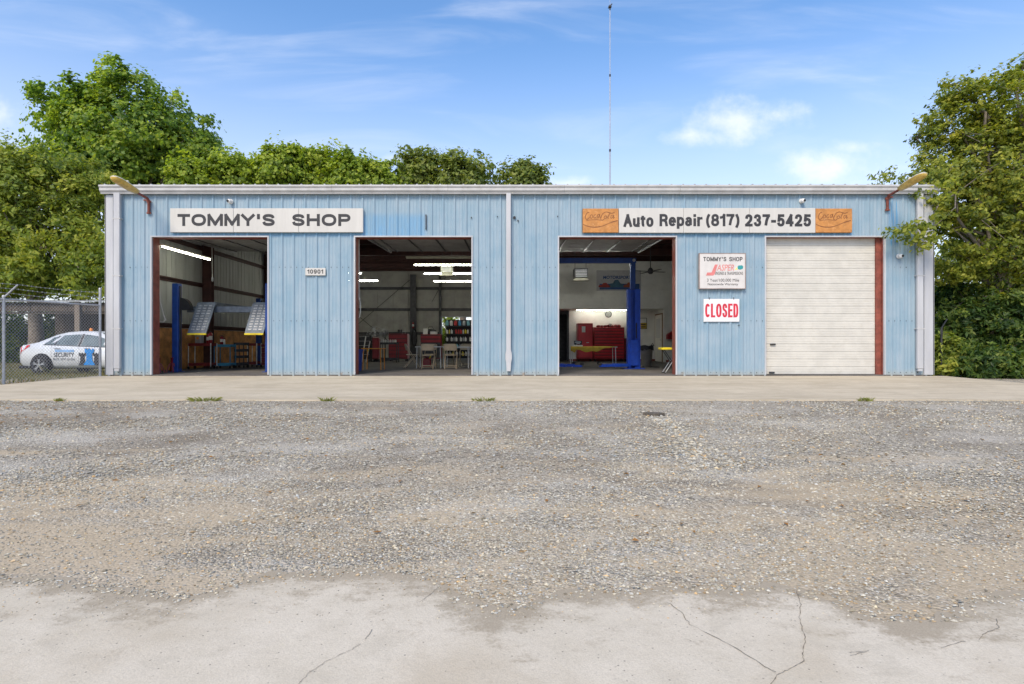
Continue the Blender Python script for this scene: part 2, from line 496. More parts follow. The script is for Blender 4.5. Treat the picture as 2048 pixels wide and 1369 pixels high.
def tint_material(name, rough=0.9, spec=0.2, trans=0.0, gloss_var=0.0):
    """surface whose colour is a per-piece attribute (stones, leaves)"""
    m, d, out = new_mat(name)
    at = d.n('Attribute', dict(attribute_name='tint')).outputs['Color']
    pos = d.n('NewGeometry').outputs['Position']
    col = d.mix(d.ramp(d.noise(pos, 40.0, 3), 0.3, 0.7), at, d.mix(1.0, at, (0.78, 0.78, 0.78), 'MULTIPLY'))
    b = d.n('BsdfPrincipled', None, Base__Color=col, Roughness=rough)
    b.inputs['Specular IOR Level'].default_value = spec
    res = b.outputs[0]
    if trans:
        t = d.n('BsdfTranslucent', None, Color=d.mix(1.0, col, (1.35, 1.35, 0.55), 'MULTIPLY'))
        res = d.n('MixShader', None, _0=trans, _1=res, _2=t.outputs[0]).outputs[0]
    d.nt.links.new(res, out.inputs[0])
    return m

def tinted_mesh(name, V, Fc, tint_v, mat, smooth=False):
    """V (n,3), Fc (m,k) faces of equal size, tint_v (n,3) point colours"""
    me = bpy.data.meshes.new(name)
    n, (mf, k) = len(V), Fc.shape
    me.vertices.add(n); me.vertices.foreach_set('co', V.astype(np.float32).ravel())
    me.loops.add(mf * k); me.loops.foreach_set('vertex_index', Fc.astype(np.int32).ravel())
    me.polygons.add(mf)
    me.polygons.foreach_set('loop_start', np.arange(0, mf * k, k, dtype=np.int32))
    me.polygons.foreach_set('use_smooth', np.full(mf, smooth, dtype=bool))
    me.update(calc_edges=True)
    a = me.color_attributes.new('tint', 'FLOAT_COLOR', 'POINT')
    a.data.foreach_set('color', np.concatenate([tint_v, np.ones((n, 1))], 1).astype(np.float32).ravel())
    me.materials.append(mat)
    me.validate()
    return me

M_STONE = tint_material('loose_stone', 0.9, 0.2)
def scatter_stones():
    R = np.random.default_rng(11)
    out = []
    def patch_noise(x, y):
        return 0.5 + 0.25 * np.sin(x * 1.3 + 2.0 * np.sin(y * 0.9)) + 0.25 * np.sin(y * 2.1 + 1.7 * np.sin(x * 0.8 + 1))
    for d0, d1, dens, s0, s1 in ((2.35, 3.6, 3600, 0.0042, 0.0095), (3.6, 5.2, 1900, 0.0055, 0.012), (5.2, 7.4, 800, 0.0075, 0.015), (7.4, 9.4, 420, 0.009, 0.018)):
        w = 0.9 * d1 + 1.0
        n = int(dens * 2 * w * (d1 - d0))
        x = R.uniform(-w, w, n); dd = R.uniform(d0, d1, n)
        keep = np.abs(x) < 0.9 * dd + 1.0
        y = CAM_Y + dd
        ey = np.interp(x, _ex, _ey)
        past = ey - y                      # metres on to the pavement
        p = np.where(past > 0, np.exp(-past * 9.0) * 0.75 + np.exp(-past * 2.4) * 0.10 + 0.012, 0.30 + 0.62 * np.clip((patch_noise(x, y) - 0.22) * 3.0, 0, 1))
        keep &= R.uniform(0, 1, n) < p
        x, y, past = x[keep], y[keep], past[keep]
        s = R.uniform(s0, s1, len(x)) * np.where(R.uniform(0, 1, len(x)) < 0.06, 1.5, 1.0)
        s = np.where(past > 0.08, s * 0.55, s)
        out.append((x, y, s))
    x = np.concatenate([o[0] for o in out]); y = np.concatenate([o[1] for o in out]); s = np.concatenate([o[2] for o in out])
    # broken rubble along the wash-out on the right
    n = 620
    t = R.uniform(0, 1, n) ** 1.2; px = 1300 + 140 * t + 16 * np.sin(t * 7) + R.normal(0, 22, n) * (0.5 + 1.3 * t); py = 832 + 105 * t + R.normal(0, 4, n)
    gp = np.array([ground_pt(a, c) for a, c in zip(px, py)])
    x = np.concatenate([x, gp[:, 0]]); y = np.concatenate([y, gp[:, 1]]); s = np.concatenate([s, R.uniform(0.010, 0.028, n)])
    rub = np.zeros(len(x), bool); rub[-n:] = True
    N = len(x)
    base = np.array([(1, 0, 0), (0, 1, 0), (-1, 0, 0), (0, -1, 0), (0, 0, 1), (0, 0, -1)], float)
    V = np.repeat(base[None], N, 0) * R.uniform(0.6, 1.25, (N, 6, 1))
    V[:, :, 0] *= R.uniform(0.7, 1.4, (N, 1)); V[:, :, 2] *= R.uniform(0.45, 0.8, (N, 1))
    V[:, :, :2] += R.normal(0, 0.18, (N, 6, 2))
    a = R.uniform(0, 6.283, N); ca, sa = np.cos(a)[:, None], np.sin(a)[:, None]
    X = V[:, :, 0] * ca - V[:, :, 1] * sa; Yv = V[:, :, 0] * sa + V[:, :, 1] * ca
    zg = np.where(y <= -5.7, -0.12 - 0.22 * np.clip((-5.7 - y) / 6.3, 0, 1), -0.12)
    on = y < np.interp(x, _ex, _ey)
    zg = zg + np.where(on, 0.009, 0.0)
    P = np.stack([x[:, None] + X * s[:, None], y[:, None] + Yv * s[:, None], zg[:, None] + (V[:, :, 2] * 0.9 + 0.25) * s[:, None]], 2)
    Fb = np.array([(0, 1, 4), (1, 2, 4), (2, 3, 4), (3, 0, 4), (1, 0, 5), (2, 1, 5), (3, 2, 5), (0, 3, 5)])
    Fc = (Fb[None] + (np.arange(N) * 6)[:, None, None]).reshape(-1, 3)
    g = np.clip(R.beta(2.4, 2.2, N) * 0.56 + 0.15, 0.05, 0.68)
    g = np.where(rub, R.uniform(0.24, 0.60, N), g)
    hue = R.normal(0, 1, N)
    tint = np.stack([g * (1.0 + 0.05 * hue), g * (0.94 + 0.01 * hue), g * (0.775 - 0.05 * hue)], 1)
    brown = R.uniform(0, 1, N) < 0.09
    tint[brown] *= np.array([1.05, 0.82, 0.58])
    tint = np.clip(tint, 0.03, 0.75)
    me = tinted_mesh('loose_gravel', P.reshape(-1, 3), Fc, np.repeat(tint, 6, 0), M_STONE)
    tag(put('loose_gravel', me), 'loose grey limestone gravel strewn over the parking lot', 'gravel', kind='stuff')
scatter_stones()

def broken_edge():
    """chunk of broken asphalt lifting beside the wash-out"""
    rng = random.Random(9)
    x, y = ground_pt(1308, 830)
    t = thing('asphalt_chunk', 'dark broken slab of asphalt lying at the head of the wash-out', 'rubble', (x, y, gz(x, y)))
    n = 14
    ring = [(.17 * math.cos(2 * math.pi * k / n) * rng.uniform(.7, 1.1), .13 * math.sin(2 * math.pi * k / n) * rng.uniform(.7, 1.15)) for k in range(n)]
    top = [(a * .9, b * .9, .028 + rng.uniform(0, .016)) for a, b in ring]; bot = [(a, b, -.02) for a, b in ring]
    MB().add(top + bot + [(0, 0, .045)], [(i, (i + 1) % n, 2 * n) for i in range(n)] + [(n + i, n + (i + 1) % n, (i + 1) % n, i) for i in range(n)]).build('slab', pmat('old_asphalt', (.085, .075, .062), .95, var=.4, scale=14, dirt=(.22, .17, .11), dirt_amt=.7, bump=.6, bscale=40), t)
broken_edge()
# ------------------------------------------------------------------ the shop building
XL, XR, DEPTH = -10.73, 11.13, 18.7
EAVE = 4.93
DOORS = [(PX(305), PX(536)), (PX(711), PX(943)), (PX(1118), PX(1351)), (PX(1531), PX(1767))]
DTOP = PZ(475)

def blue_paint():
    m, d, out = new_mat('weathered_blue_paint')
    pos = d.n('NewGeometry').outputs['Position']
    sep = d.n('SeparateXYZ', None, Vector=pos)
    X, Y, Z = sep.outputs
    st = d.noise(d.mapping(pos, (1, 1, 0.10)), 9.0, 6, 0.65)
    bl = d.noise(pos, 1.3, 6, 0.65)
    wx = d.noise(d.mapping(pos, (1, 1, 0.04)), 26.0, 4, 0.6)
    f = d.math('ADD', d.math('MULTIPLY', st, 0.45), d.math('MULTIPLY', bl, 0.55))
    col = d.mix(d.ramp(f, 0.34, 0.66), (0.212, 0.325, 0.410), (0.302, 0.388, 0.455))
    deep_blue = (0.075, 0.285, 0.52)
    def rect(x0, x1, z0, z1, s=0.10):
        a = d.math('MULTIPLY', d.ramp(X, x0 - s, x0 + s), d.ramp(X, x1 + s, x1 - s))
        c = d.math('MULTIPLY', d.ramp(Z, z0 - s, z0 + s), d.ramp(Z, z1 + s, z1 - s))
        return d.math('MULTIPLY', a, c)
    # unfaded patch where an older, longer board used to hang, and runs below the lamp bracket
    p1 = d.math('MULTIPLY', d.math('MULTIPLY', rect(PX(700), PX(850), PZ(477), PZ(430), 0.12), d.ramp(d.math('ADD', st, d.math('MULTIPLY', bl, 0.5)), 0.42, 1.0)), 0.8)
    p2 = d.math('MULTIPLY', rect(PX(1778), PX(1796), PZ(492), PZ(400), 0.07), d.ramp(wx, 0.42, 0.62))
    p3 = d.math('MULTIPLY', rect(PX(345), PX(727), PZ(474), PZ(455), 0.05), 0.55)  # deeper blue strip along the lower edge of the left board
    p4 = d.math('MULTIPLY', rect(PX(1168), PX(1705), PZ(474), PZ(455), 0.05), 0.55)  # matching deeper blue strip under the right board
    edge = d.math('MULTIPLY', d.ramp(wx, 0.54, 0.74), 0.14)
    tot = d.math('MAXIMUM', d.math('MAXIMUM', p1, p2), d.math('MAXIMUM', d.math('MAXIMUM', p3, p4), edge))
    col = d.mix(d.math('MULTIPLY', tot, 0.85), col, deep_blue)
    # splash-back grime and a little rust at the foot
    foot = d.math('MULTIPLY', d.ramp(d.math('ADD', Z, d.math('MULTIPLY', st, 0.22)), 0.30, 0.06), 0.5)
    col = d.mix(foot, col, (0.40, 0.38, 0.31))
    rs = d.math('MULTIPLY', d.ramp(Z, 0.10, 0.02), d.ramp(d.noise(pos, 5.0, 5), 0.55, 0.7))
    col = d.mix(d.math('MULTIPLY', rs, 0.6), col, (0.25, 0.15, 0.07))
    b = d.n('BsdfPrincipled', None, Base__Color=col, Roughness=0.62)
    b.inputs['Specular IOR Level'].default_value = 0.3
    d.nt.links.new(d.bump(d.noise(d.mapping(pos, (1, 1, 0.3)), 5.0, 3), 0.25, 0.02), b.inputs['Normal'])
    d.nt.links.new(b.outputs[0], out.inputs[0])
    return m
M_BLUE = blue_paint()
M_TRIM = pmat('white_trim', (0.46, 0.47, 0.49), 0.5, var=0.1, scale=3, dirt=(0.42, 0.43, 0.50), dirt_amt=0.5, streak=True)
M_GUTTER = pmat('gutter_metal', (0.46, 0.46, 0.46), 0.5, var=0.1, scale=4, dirt=(0.38, 0.37, 0.34), dirt_amt=0.6)
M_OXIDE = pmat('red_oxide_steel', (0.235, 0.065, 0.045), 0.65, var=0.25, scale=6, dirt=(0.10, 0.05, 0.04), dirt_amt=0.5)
M_LINER = pmat('insulation_liner', (0.40, 0.41, 0.39), 0.7, var=0.14, scale=2.5, dirt=(0.22, 0.21, 0.19), dirt_amt=0.4, streak=True)
M_BACKL = pmat('back_wall_liner', (0.34, 0.33, 0.30), 0.75, var=0.14, scale=2.0, dirt=(0.2, 0.19, 0.17), dirt_amt=0.4)
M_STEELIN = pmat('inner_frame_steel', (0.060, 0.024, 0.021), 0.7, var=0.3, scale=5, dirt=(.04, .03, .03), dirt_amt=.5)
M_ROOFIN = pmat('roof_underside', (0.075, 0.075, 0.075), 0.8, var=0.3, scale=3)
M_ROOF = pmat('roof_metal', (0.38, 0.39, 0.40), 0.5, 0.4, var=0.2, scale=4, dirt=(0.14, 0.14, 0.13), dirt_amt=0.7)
M_PLY = pmat('plywood', (0.44, 0.20, 0.06), 0.7, var=0.35, scale=4, dirt=(0.08, 0.04, 0.02), dirt_amt=0.6, bump=0.1)
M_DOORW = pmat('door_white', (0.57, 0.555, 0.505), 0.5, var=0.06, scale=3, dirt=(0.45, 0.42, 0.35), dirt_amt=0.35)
M_DRYW = pmat('white_drywall', (0.70, 0.70, 0.65), 0.8, var=0.08, scale=1.5, dirt=(0.40, 0.40, 0.36), dirt_amt=0.3)
M_BLACK = pmat('black_plastic', (0.018, 0.018, 0.02), 0.5, var=0.3)
M_DARK = pmat('dark_metal', (0.05, 0.05, 0.055), 0.5, 0.3, var=0.3)
M_CHROME = pmat('bare_steel', (0.48, 0.48, 0.47), 0.35, 0.9, var=0.2, scale=14)
M_GREYST = pmat('galvanised_steel', (0.42, 0.43, 0.45), 0.5, 0.6, var=0.15, scale=20)
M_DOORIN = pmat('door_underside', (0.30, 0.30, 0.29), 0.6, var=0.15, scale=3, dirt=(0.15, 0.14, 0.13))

shop = thing('metal_shop_building', 'long low pale blue metal-sided repair shop with four bay doors', 'building')

def rib_profile(x0, x1):
    """(x, depth) along a ribbed sheet; ribs every 0.305 m from XL"""
    pts = {x0: 0.0, x1: 0.0}
    k0 = int(math.floor((x0 - XL) / 0.3048)) - 1; k1 = int(math.ceil((x1 - XL) / 0.3048)) + 1
    for k in range(k0, k1 + 1):
        c = XL + k * 0.3048 + 0.06
        for dx, h in ((-0.044, 0), (-0.017, 0.027), (0.017, 0.027), (0.044, 0)):
            pts[c + dx] = h
        for t in (0.36, 0.64):
            for dx, h in ((-0.022, 0), (-0.010, 0.006), (0.010, 0.006), (0.022, 0)):
                pts[c + 0.3048 * t + dx] = h
    xs = sorted(p for p in pts if x0 - 1e-6 <= p <= x1 + 1e-6)
    return [(x, pts[x]) for x in xs]

def build_front():
    cuts = {XL, XR}
    k = 0
    while XL + 0.9144 * k < XR - 0.05:
        cuts.add(XL + 0.9144 * k); k += 1
    for a, c in DOORS: cuts |= {a, c}
    cs = sorted(cuts)
    # drop slivers
    out = [cs[0]]
    dd = {v for ab in DOORS for v in ab} | {XL, XR}
    for c in cs[1:]:
        if c - out[-1] < 0.10:
            if c in dd and out[-1] not in dd: out[-1] = c
            elif c in dd: out.append(c)
        else: out.append(c)
    rng = random.Random(2)
    for x0, x1 in zip(out[:-1], out[1:]):
        mid = (x0 + x1) / 2
        z0 = DTOP if any(a < mid < c for a, c in DOORS) else -0.03
        lap = 0.0015 * rng.random()
        pr = rib_profile(x0, x1)
        n = len(pr)
        b = MB()
        zs = [z0] + [z for z in (1.43, 2.85, 4.2) if z > z0] + [EAVE]
        V = []
        for z in zs:
            wob = rng.uniform(-0.002, 0.002)
            for x, h in pr: V.append((x, -h - lap - wob, z))
        Fs = [(j * n + i, j * n + i + 1, (j + 1) * n + i + 1, (j + 1) * n + i) for j in range(len(zs) - 1) for i in range(n - 1)]
        b.add(V, Fs)
        b.build('wall_panel', M_BLUE, shop)
    # rows of roofing screws, joined
    b = MB(); rng = random.Random(4)
    for z in (0.06, 1.43, 2.85):
        x = XL + 0.3
        while x < XR - 0.3:
            if not any(a - 0.05 < x < c + 0.05 for a, c in DOORS):
                b.box(x - 0.007, x + 0.007, -0.014, 0, z - 0.007 + rng.uniform(-.01, .01), z + 0.007)
            x += 0.1524
    tag(b.build('panel_screws', M_DARK, shop), kind='stuff')
    # openings: white edging, red frame, header
    for i, (a, c) in enumerate(DOORS):
        b = MB()
        b.box(a - 0.035, a, -0.04, 0.02, 0.0, DTOP + 0.035).box(c, c + 0.035, -0.04, 0.02, 0.0, DTOP + 0.035).box(a, c, -0.045, 0.02, DTOP, DTOP + 0.033)
        b.build('door_trim', M_TRIM, shop)
        b = MB()
        b.box(a - 0.12, a + 0.004, 0.021, 0.30, 0.0, DTOP + 0.2).box(c - 0.004, c + 0.12, 0.021, 0.30, 0.0, DTOP + 0.2).box(a + 0.005, c - 0.005, 0.021, 0.30, DTOP - 0.004, DTOP + 0.2)
        b.build('door_frame', M_OXIDE, shop)
    # corner trims, downspouts, gutter
    MB().box(XL - 0.02, PX(228.5), -0.05, 0.0, 0.0, 4.75).box(XL - 0.03, XL - 0.002, -0.05, 0.28, 0.0, 4.75).build('corner_trim', M_TRIM, shop)
    MB().box(PX(1846), XR + 0.02, -0.05, 0.0, 0.0, 4.75).box(XR + 0.002, XR + 0.03, -0.05, 0.28, 0.0, 4.75).build('corner_trim', M_TRIM, shop)
    for x0, x1 in ((PX(233.5), PX(246)), (PX(1828), PX(1840))):
        b = MB().rbox(x0, x1, -0.14, -0.05, 0.16, 4.80, 0.012)
        b.box(x0 + .02, x1 - .02, -0.13, -0.06, 0.10, 0.159)
        sp = b.build('downspout', M_TRIM, shop)
        for z in (1.2, 2.6, 4.1):
            MB().box(x0 - 0.02, x1 + 0.02, -0.144, -0.035, z, z + 0.03).build('strap', M_GUTTER, sp)
    x0, x1 = PX(1012.5), PX(1022)
    b = MB().rbox(x0, x1, -0.13, -0.04, 0.62, 4.80, 0.012)
    # crushed, flared foot of the middle downspout
    xm = (x0 + x1) / 2
    for zz, w, w2 in ((0.62, .062, .088), (0.46, .088, .074), (0.34, .074, .058), (0.2, .058, .056)):
        pass
    prof = [(0.66, .060), (0.55, .084), (0.42, .086), (0.34, .066), (0.10, .052)]
    for (za, wa), (zb, wb) in zip(prof[:-1], prof[1:]):
        b.add([(xm - wa, -.135, za), (xm + wa, -.135, za), (xm + wb, -.13, zb), (xm - wb, -.13, zb), (xm - wa, -.05, za), (xm + wa, -.05, za), (xm + wb, -.05, zb), (xm - wb, -.05, zb)],
              [(0, 1, 2, 3), (4, 7, 6, 5), (0, 3, 7, 4), (1, 5, 6, 2)])
    b.build('downspout', M_TRIM, shop)
    gp = [(-0.05, 4.77), (-0.12, 4.77), (-0.125, 4.80), (-0.17, 4.845), (-0.172, 4.915), (-0.20, 4.94), (-0.20, 4.985), (-0.05, 4.985)]
    xs = [-10.83]
    while xs[-1] < 11.0: xs.append(xs[-1] + 3.05)
    xs[-1] = 11.24
    for k, (xa, xb) in enumerate(zip(xs[:-1], xs[1:])):
        e = 0.002 if k % 2 else 0.0
        MB().prism([(y - e, z - e) for y, z in gp], xa + 0.002, xb - 0.002, plane='yz').build('gutter', M_GUTTER, shop)
    # a few old bolt holes, stubs and a vent pipe end on the front
    for i, (px, py, r) in enumerate(((1029, 436, 0.035), (1036, 442, 0.018), (1115, 434, 0.016), (995, 434, 0.012), (943, 436, 0.014), (1477, 651, 0.014), (852, 432, 0.012), (852, 459, 0.012))):
        MB().lathe([(r, -0.05), (r, 0.01)], (PX(px), 0, PZ(py)), 10, 'y').lathe([(r * .6, -0.053), (r * .6, -0.04)], (PX(px), 0, PZ(py)), 8, 'y', 1).build('bolt_stub', [M_DARK, M_BLACK], shop)
    MB().box(PX(851.5), PX(853.5), -0.05, -0.033, PZ(459), PZ(430)).build('bolt_stub', M_DARK, shop)

def build_shell():
    t = 0.12
    xi0, xi1 = XL + 0.13, XR - 0.13
    # side walls: ribbed outside sheet + liner inside
    for x, s, xi in ((XL, -1, xi0), (XR, 1, xi1)):
        n = 62
        b = MB()
        for k in range(n):
            y0 = 0.001 + k * (DEPTH / n); y1 = y0 + DEPTH / n
            b.box(min(x, x + s * 0.03), max(x, x + s * 0.03), y0 + 0.10, y0 + 0.16, -0.1, 4.9)
        b.box(min(x - s * 0.05, x), max(x - s * 0.05, x), 0.003, DEPTH, -0.25, 4.9)
        b.build('side_wall', M_BLUE, shop)
        k = 0
        y = 0.31
        while y < DEPTH - 0.1:      # vertical liner sheets, one by one
            y1 = min(y + 0.9144, DEPTH - 0.005)
            b = MB().box(min(xi, x - s * 0.055), max(xi, x - s * 0.055) - 0.0, y + 0.004, y1 - 0.004, 0.0, 4.9)
            for r in (0.25, 0.55, 0.8):
                yy = y + (y1 - y) * r
                xx = xi - s * 0.012
                b.box(min(xi, xx), max(xi, xx), yy - 0.02, yy + 0.02, 0.0, 4.9)
            b.build('liner_panel', M_LINER, shop)
            y = y1
    # back wall with an open doorway
    ox0, ox1, oz = PX(884, DEPTH), -2.1, PZ(635, DEPTH)
    x = XL + 0.01
    cuts = sorted({XL + 0.01, ox0, ox1, XR - 0.01} | {XL + 0.01 + 0.9144 * k for k in range(1, 24)})
    for a, c in zip(cuts[:-1], cuts[1:]):
        if c - a < 0.02: continue
        z0 = oz if ox0 - 0.01 < (a + c) / 2 < ox1 + 0.01 else 0.0
        MB().box(a + 0.004, c - 0.004, DEPTH, DEPTH + 0.12, z0, 5.25).build('back_panel', M_BACKL, shop)
    MB().box(ox0 - 0.07, ox0, DEPTH - 0.05, DEPTH + 0.13, 0, oz + 0.06).box(ox1, ox1 + 0.07, DEPTH - 0.05, DEPTH + 0.13, 0, oz + 0.06).box(ox0, ox1, DEPTH - 0.05, DEPTH + 0.13, oz, oz + 0.06).build('rear_door_frame', M_TRIM, shop)
    # roof
    b = MB()
    V = [(XL - 0.05, -0.10, 4.995), (XR + 0.05, -0.10, 4.995), (XR + 0.05, DEPTH + 0.3, 5.40), (XL - 0.05, DEPTH + 0.3, 5.40)]
    b.add(V + [(p[0], p[1], p[2] - 0.04) for p in V], [(0, 1, 2, 3), (7, 6, 5, 4), (0, 4, 5, 1), (1, 5, 6, 2), (2, 6, 7, 3), (3, 7, 4, 0)])
    x = XL
    while x < XR:
        b.add([(x - .035, -.11, 4.995), (x + .035, -.11, 4.995), (x + .015, -.11, 5.03), (x - .015, -.11, 5.03), (x - .035, DEPTH + .3, 5.40), (x + .035, DEPTH + .3, 5.40), (x + .015, DEPTH + .3, 5.435), (x - .015, DEPTH + .3, 5.435)],
              [(0, 1, 2, 3), (0, 4, 5, 1), (1, 5, 6, 2), (2, 6, 7, 3), (3, 7, 4, 0)])
        x += 0.3048
    b.build('roof', M_ROOF, shop)
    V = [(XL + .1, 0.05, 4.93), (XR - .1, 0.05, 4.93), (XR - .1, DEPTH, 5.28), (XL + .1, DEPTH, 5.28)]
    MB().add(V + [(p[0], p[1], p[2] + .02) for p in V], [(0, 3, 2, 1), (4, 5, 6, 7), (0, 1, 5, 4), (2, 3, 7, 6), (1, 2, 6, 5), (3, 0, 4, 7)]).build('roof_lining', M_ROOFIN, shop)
    for k in range(13):
        y = 0.8 + k * 1.45
        z = 4.93 + 0.35 * y / DEPTH
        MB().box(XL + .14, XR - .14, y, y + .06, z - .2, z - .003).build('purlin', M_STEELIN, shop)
    # main frames: wall columns and rafters
    for y in (4.35, 9.2, 14.0):
        z = 4.93 + 0.35 * y / DEPTH
        for x0, x1 in ((xi0 + .015, xi0 + .32), (xi1 - .32, xi1 - .015)):
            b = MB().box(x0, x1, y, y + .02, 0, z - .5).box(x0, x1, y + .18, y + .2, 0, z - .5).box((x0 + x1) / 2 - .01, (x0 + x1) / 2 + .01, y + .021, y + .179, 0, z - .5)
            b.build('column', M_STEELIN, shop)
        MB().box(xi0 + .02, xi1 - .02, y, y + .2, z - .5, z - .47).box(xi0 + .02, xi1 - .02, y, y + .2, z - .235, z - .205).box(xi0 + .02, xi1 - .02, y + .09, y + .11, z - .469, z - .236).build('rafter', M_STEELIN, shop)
    # girts on the left and back walls
    for z in (1.43, 2.85, 4.1):
        MB().box(xi0 + .014, xi0 + .10, .32, DEPTH - .02, z - .02, z + .02).box(xi0 + .014, xi0 + .03, .32, DEPTH - .02, z - .11, z - .021).build('girt', M_STEELIN, shop)
        if z < 2:
            MB().box(xi0 + .2, ox0 - .1, DEPTH - .1, DEPTH - .005, z - .08, z + .08).build('girt', M_DARK, shop)
        else:
            MB().box(xi0 + .2, 1.0, DEPTH - .1, DEPTH - .005, z - .08, z + .08).build('girt', M_DARK, shop)
    for px, w in ((826, .34), (880, .14)):
        x = PX(px, DEPTH - .3)
        MB().box(x - w / 2, x + w / 2, DEPTH - .32, DEPTH - .105, 0, 4.9).build('column', M_DARK, shop)
    yb = DEPTH - .36
    for a, c in (((660, 697), (820, 560)), ((690, 610), (800, 702)), ((895, 548), (864, 604))):
        MB().tube([(PX(a[0], yb), yb, PZ(a[1], yb)), (PX(c[0], yb), yb, PZ(c[1], yb))], .016, 6).build('brace_rod', M_DARK, shop)
    # plywood wainscot under the lower girt on the left wall
    y = .33; k = 0
    while y < 12:
        x = xi0 + .035 + .004 * (k % 2)
        MB().box(x, x + .02, y + .003, y + 1.217, .01, 1.30).build('plywood_sheet', M_PLY, shop)
        y += 1.22; k += 1
    # overhead doors rolled back under the roof
    for i in range(3):
        a, c = DOORS[i]
        for k in range(6):
            y0 = .42 + k * .6
            z = 3.86 + .012 * k
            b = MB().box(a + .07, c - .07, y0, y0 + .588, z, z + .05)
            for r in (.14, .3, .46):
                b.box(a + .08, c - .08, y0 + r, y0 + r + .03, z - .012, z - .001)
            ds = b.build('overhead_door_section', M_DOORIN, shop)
            bb = MB()
            for t in (.1, .37, .63, .9):
                xx = a + (c - a) * t
                bb.box(xx - .022, xx + .022, y0 + .03, y0 + .56, z - .03, z - .0125)
            bb.build('stile', M_DARK, ds)
        for xx in (a - .02, c + .02):
            MB().bar((xx, .35, 3.83), (xx, 4.5, 3.97), .05, .06).bar((xx, 4.4, 3.97), (xx, 4.4, 5.0), .03, .03).build('door_track', M_GREYST, shop)
        MB().tube([(a, .36, 4.28), (c, .36, 4.28)], .03, 8).build('spring_shaft', M_GREYST, shop)
    # closed ribbed door of the right-hand bay
    a, c = DOORS[3]
    n = 18; h = DTOP / n
    pr = [(0, .012), (.006, .012), (.010, 0), (.06, 0), (.063, .004), (.067, .004), (.07, 0), (.125, 0), (.128, .004), (.132, .004), (.135, 0), (h - .004, 0), (h, .012)]
    me = None
    for k in range(n):
        if me is None:
            b = MB(); m = len(pr)
            V = [(a + .012, y, z) for z, y in pr] + [(c - .135, y, z) for z, y in pr] + [(a + .012, .04, 0), (c - .135, .04, 0), (a + .012, .04, h), (c - .135, .04, h)]
            b.add(V, [(i, m + i, m + i + 1, i + 1) for i in range(m - 1)] + [(2 * m, 2 * m + 1, 2 * m + 3, 2 * m + 2)])
            me = b.mesh('door_slat', M_DOORW)
        put('door_slat', me, shop, (0, .15 + (.0012 if k % 2 else 0), k * h + .004))
    # wide right-hand jamb of that door
    MB().box(c - .13, c - .006, .10, .30, 0, DTOP - .005).build('door_frame', M_OXIDE, shop)
    for px, py in ((1550, 689), (1548, 746)):
        MB().rbox(PX(px) - .07, PX(px) + .07, .10, .148, PZ(py) - .02, PZ(py) + .02, .008).build('door_handle', M_DARK, shop)
    # floor slab
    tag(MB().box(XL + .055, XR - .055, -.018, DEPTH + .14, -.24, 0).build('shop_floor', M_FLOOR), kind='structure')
    # white office block inside, right half
    yw, yr = 10.3, 11.75
    xj = PX(1327, yw); zh = PZ(618, yw); zt = PZ(602, yw)
    x0w = 1.2
    b = MB().box(x0w, xj, yw, yw + .1, zh, 4.5).box(xj + .001, xi1 - .34, yw, yw + .1, 0, 4.5)
    b.build('office_wall', M_DRYW, shop)
    MB().box(x0w + .01, xj + .03, yw - .035, yw - .002, zh - .004, zt).build('header_board', M_DRYW, shop)
    xd = PX(1138, yr)
    MB().box(xd, xj + .1, yr, yr + .1, 0, zh + .3).box(xj + .002, xj + .1, yw + .102, yr - .002, 0, zh + .3).box(x0w, xj, yw + .102, yr, zh + .01, zh + .1).build('office_wall', M_DRYW, shop)
    MB().box(xd - .09, xd - .001, yr - .03, yr + .12, 0, zh - .01).box(x0w, xd - .091, yr - .03, yr + .12, zh - .16, zh - .011).build('inner_door_frame', M_DARK, shop)
    MB().box(x0w - .1, x0w - .002, yw, 14.2, 0, 4.5).box(x0w, xd + .6, 14.0, 14.1, 0, 2.6).box(xd + .6, xd + .7, yr + .13, 14.0, 0, 2.6).box(x0w, xd + .6, yr + .13, 13.99, 2.5, 2.6).build('office_wall', M_DARK, shop)  # shade of the room behind the doorway put into near-black walls
    MB().box(xd + .01, xj - .01, yr - .02, yr - .002, 0, .1).box(xj + .11, xi1 - .35, yw - .02, yw - .002, 0, .1).build('baseboard', M_OXIDE, shop)
    # louvred door in the side wall of the recess
    dw = MB().box(xj - .04, xj - .003, yw + .18, yr - .10, .01, 2.14).build('side_door', M_DOORW, shop)
    b = MB()
    for k in range(16):
        z = 1.1 + k * .055
        b.box(xj - .052, xj - .041, yw + .42, yr - .34, z, z + .03)
    b.build('louvre', M_GREYST, dw)
    MB().ball((xj - .07, yw + .28, 1.0), .03).build('door_knob', M_CHROME, dw)
    MB().box(xj - .03, xj - .002, yw + .105, yw + .17, 0, 2.2).box(xj - .03, xj - .002, yr - .095, yr - .03, 0, 2.2).box(xj - .03, xj - .002, yw + .171, yr - .096, 2.145, 2.2).build('inner_door_frame', pmat('stained_wood', (.17, .09, .04), .6), shop)
build_front()
build_shell()

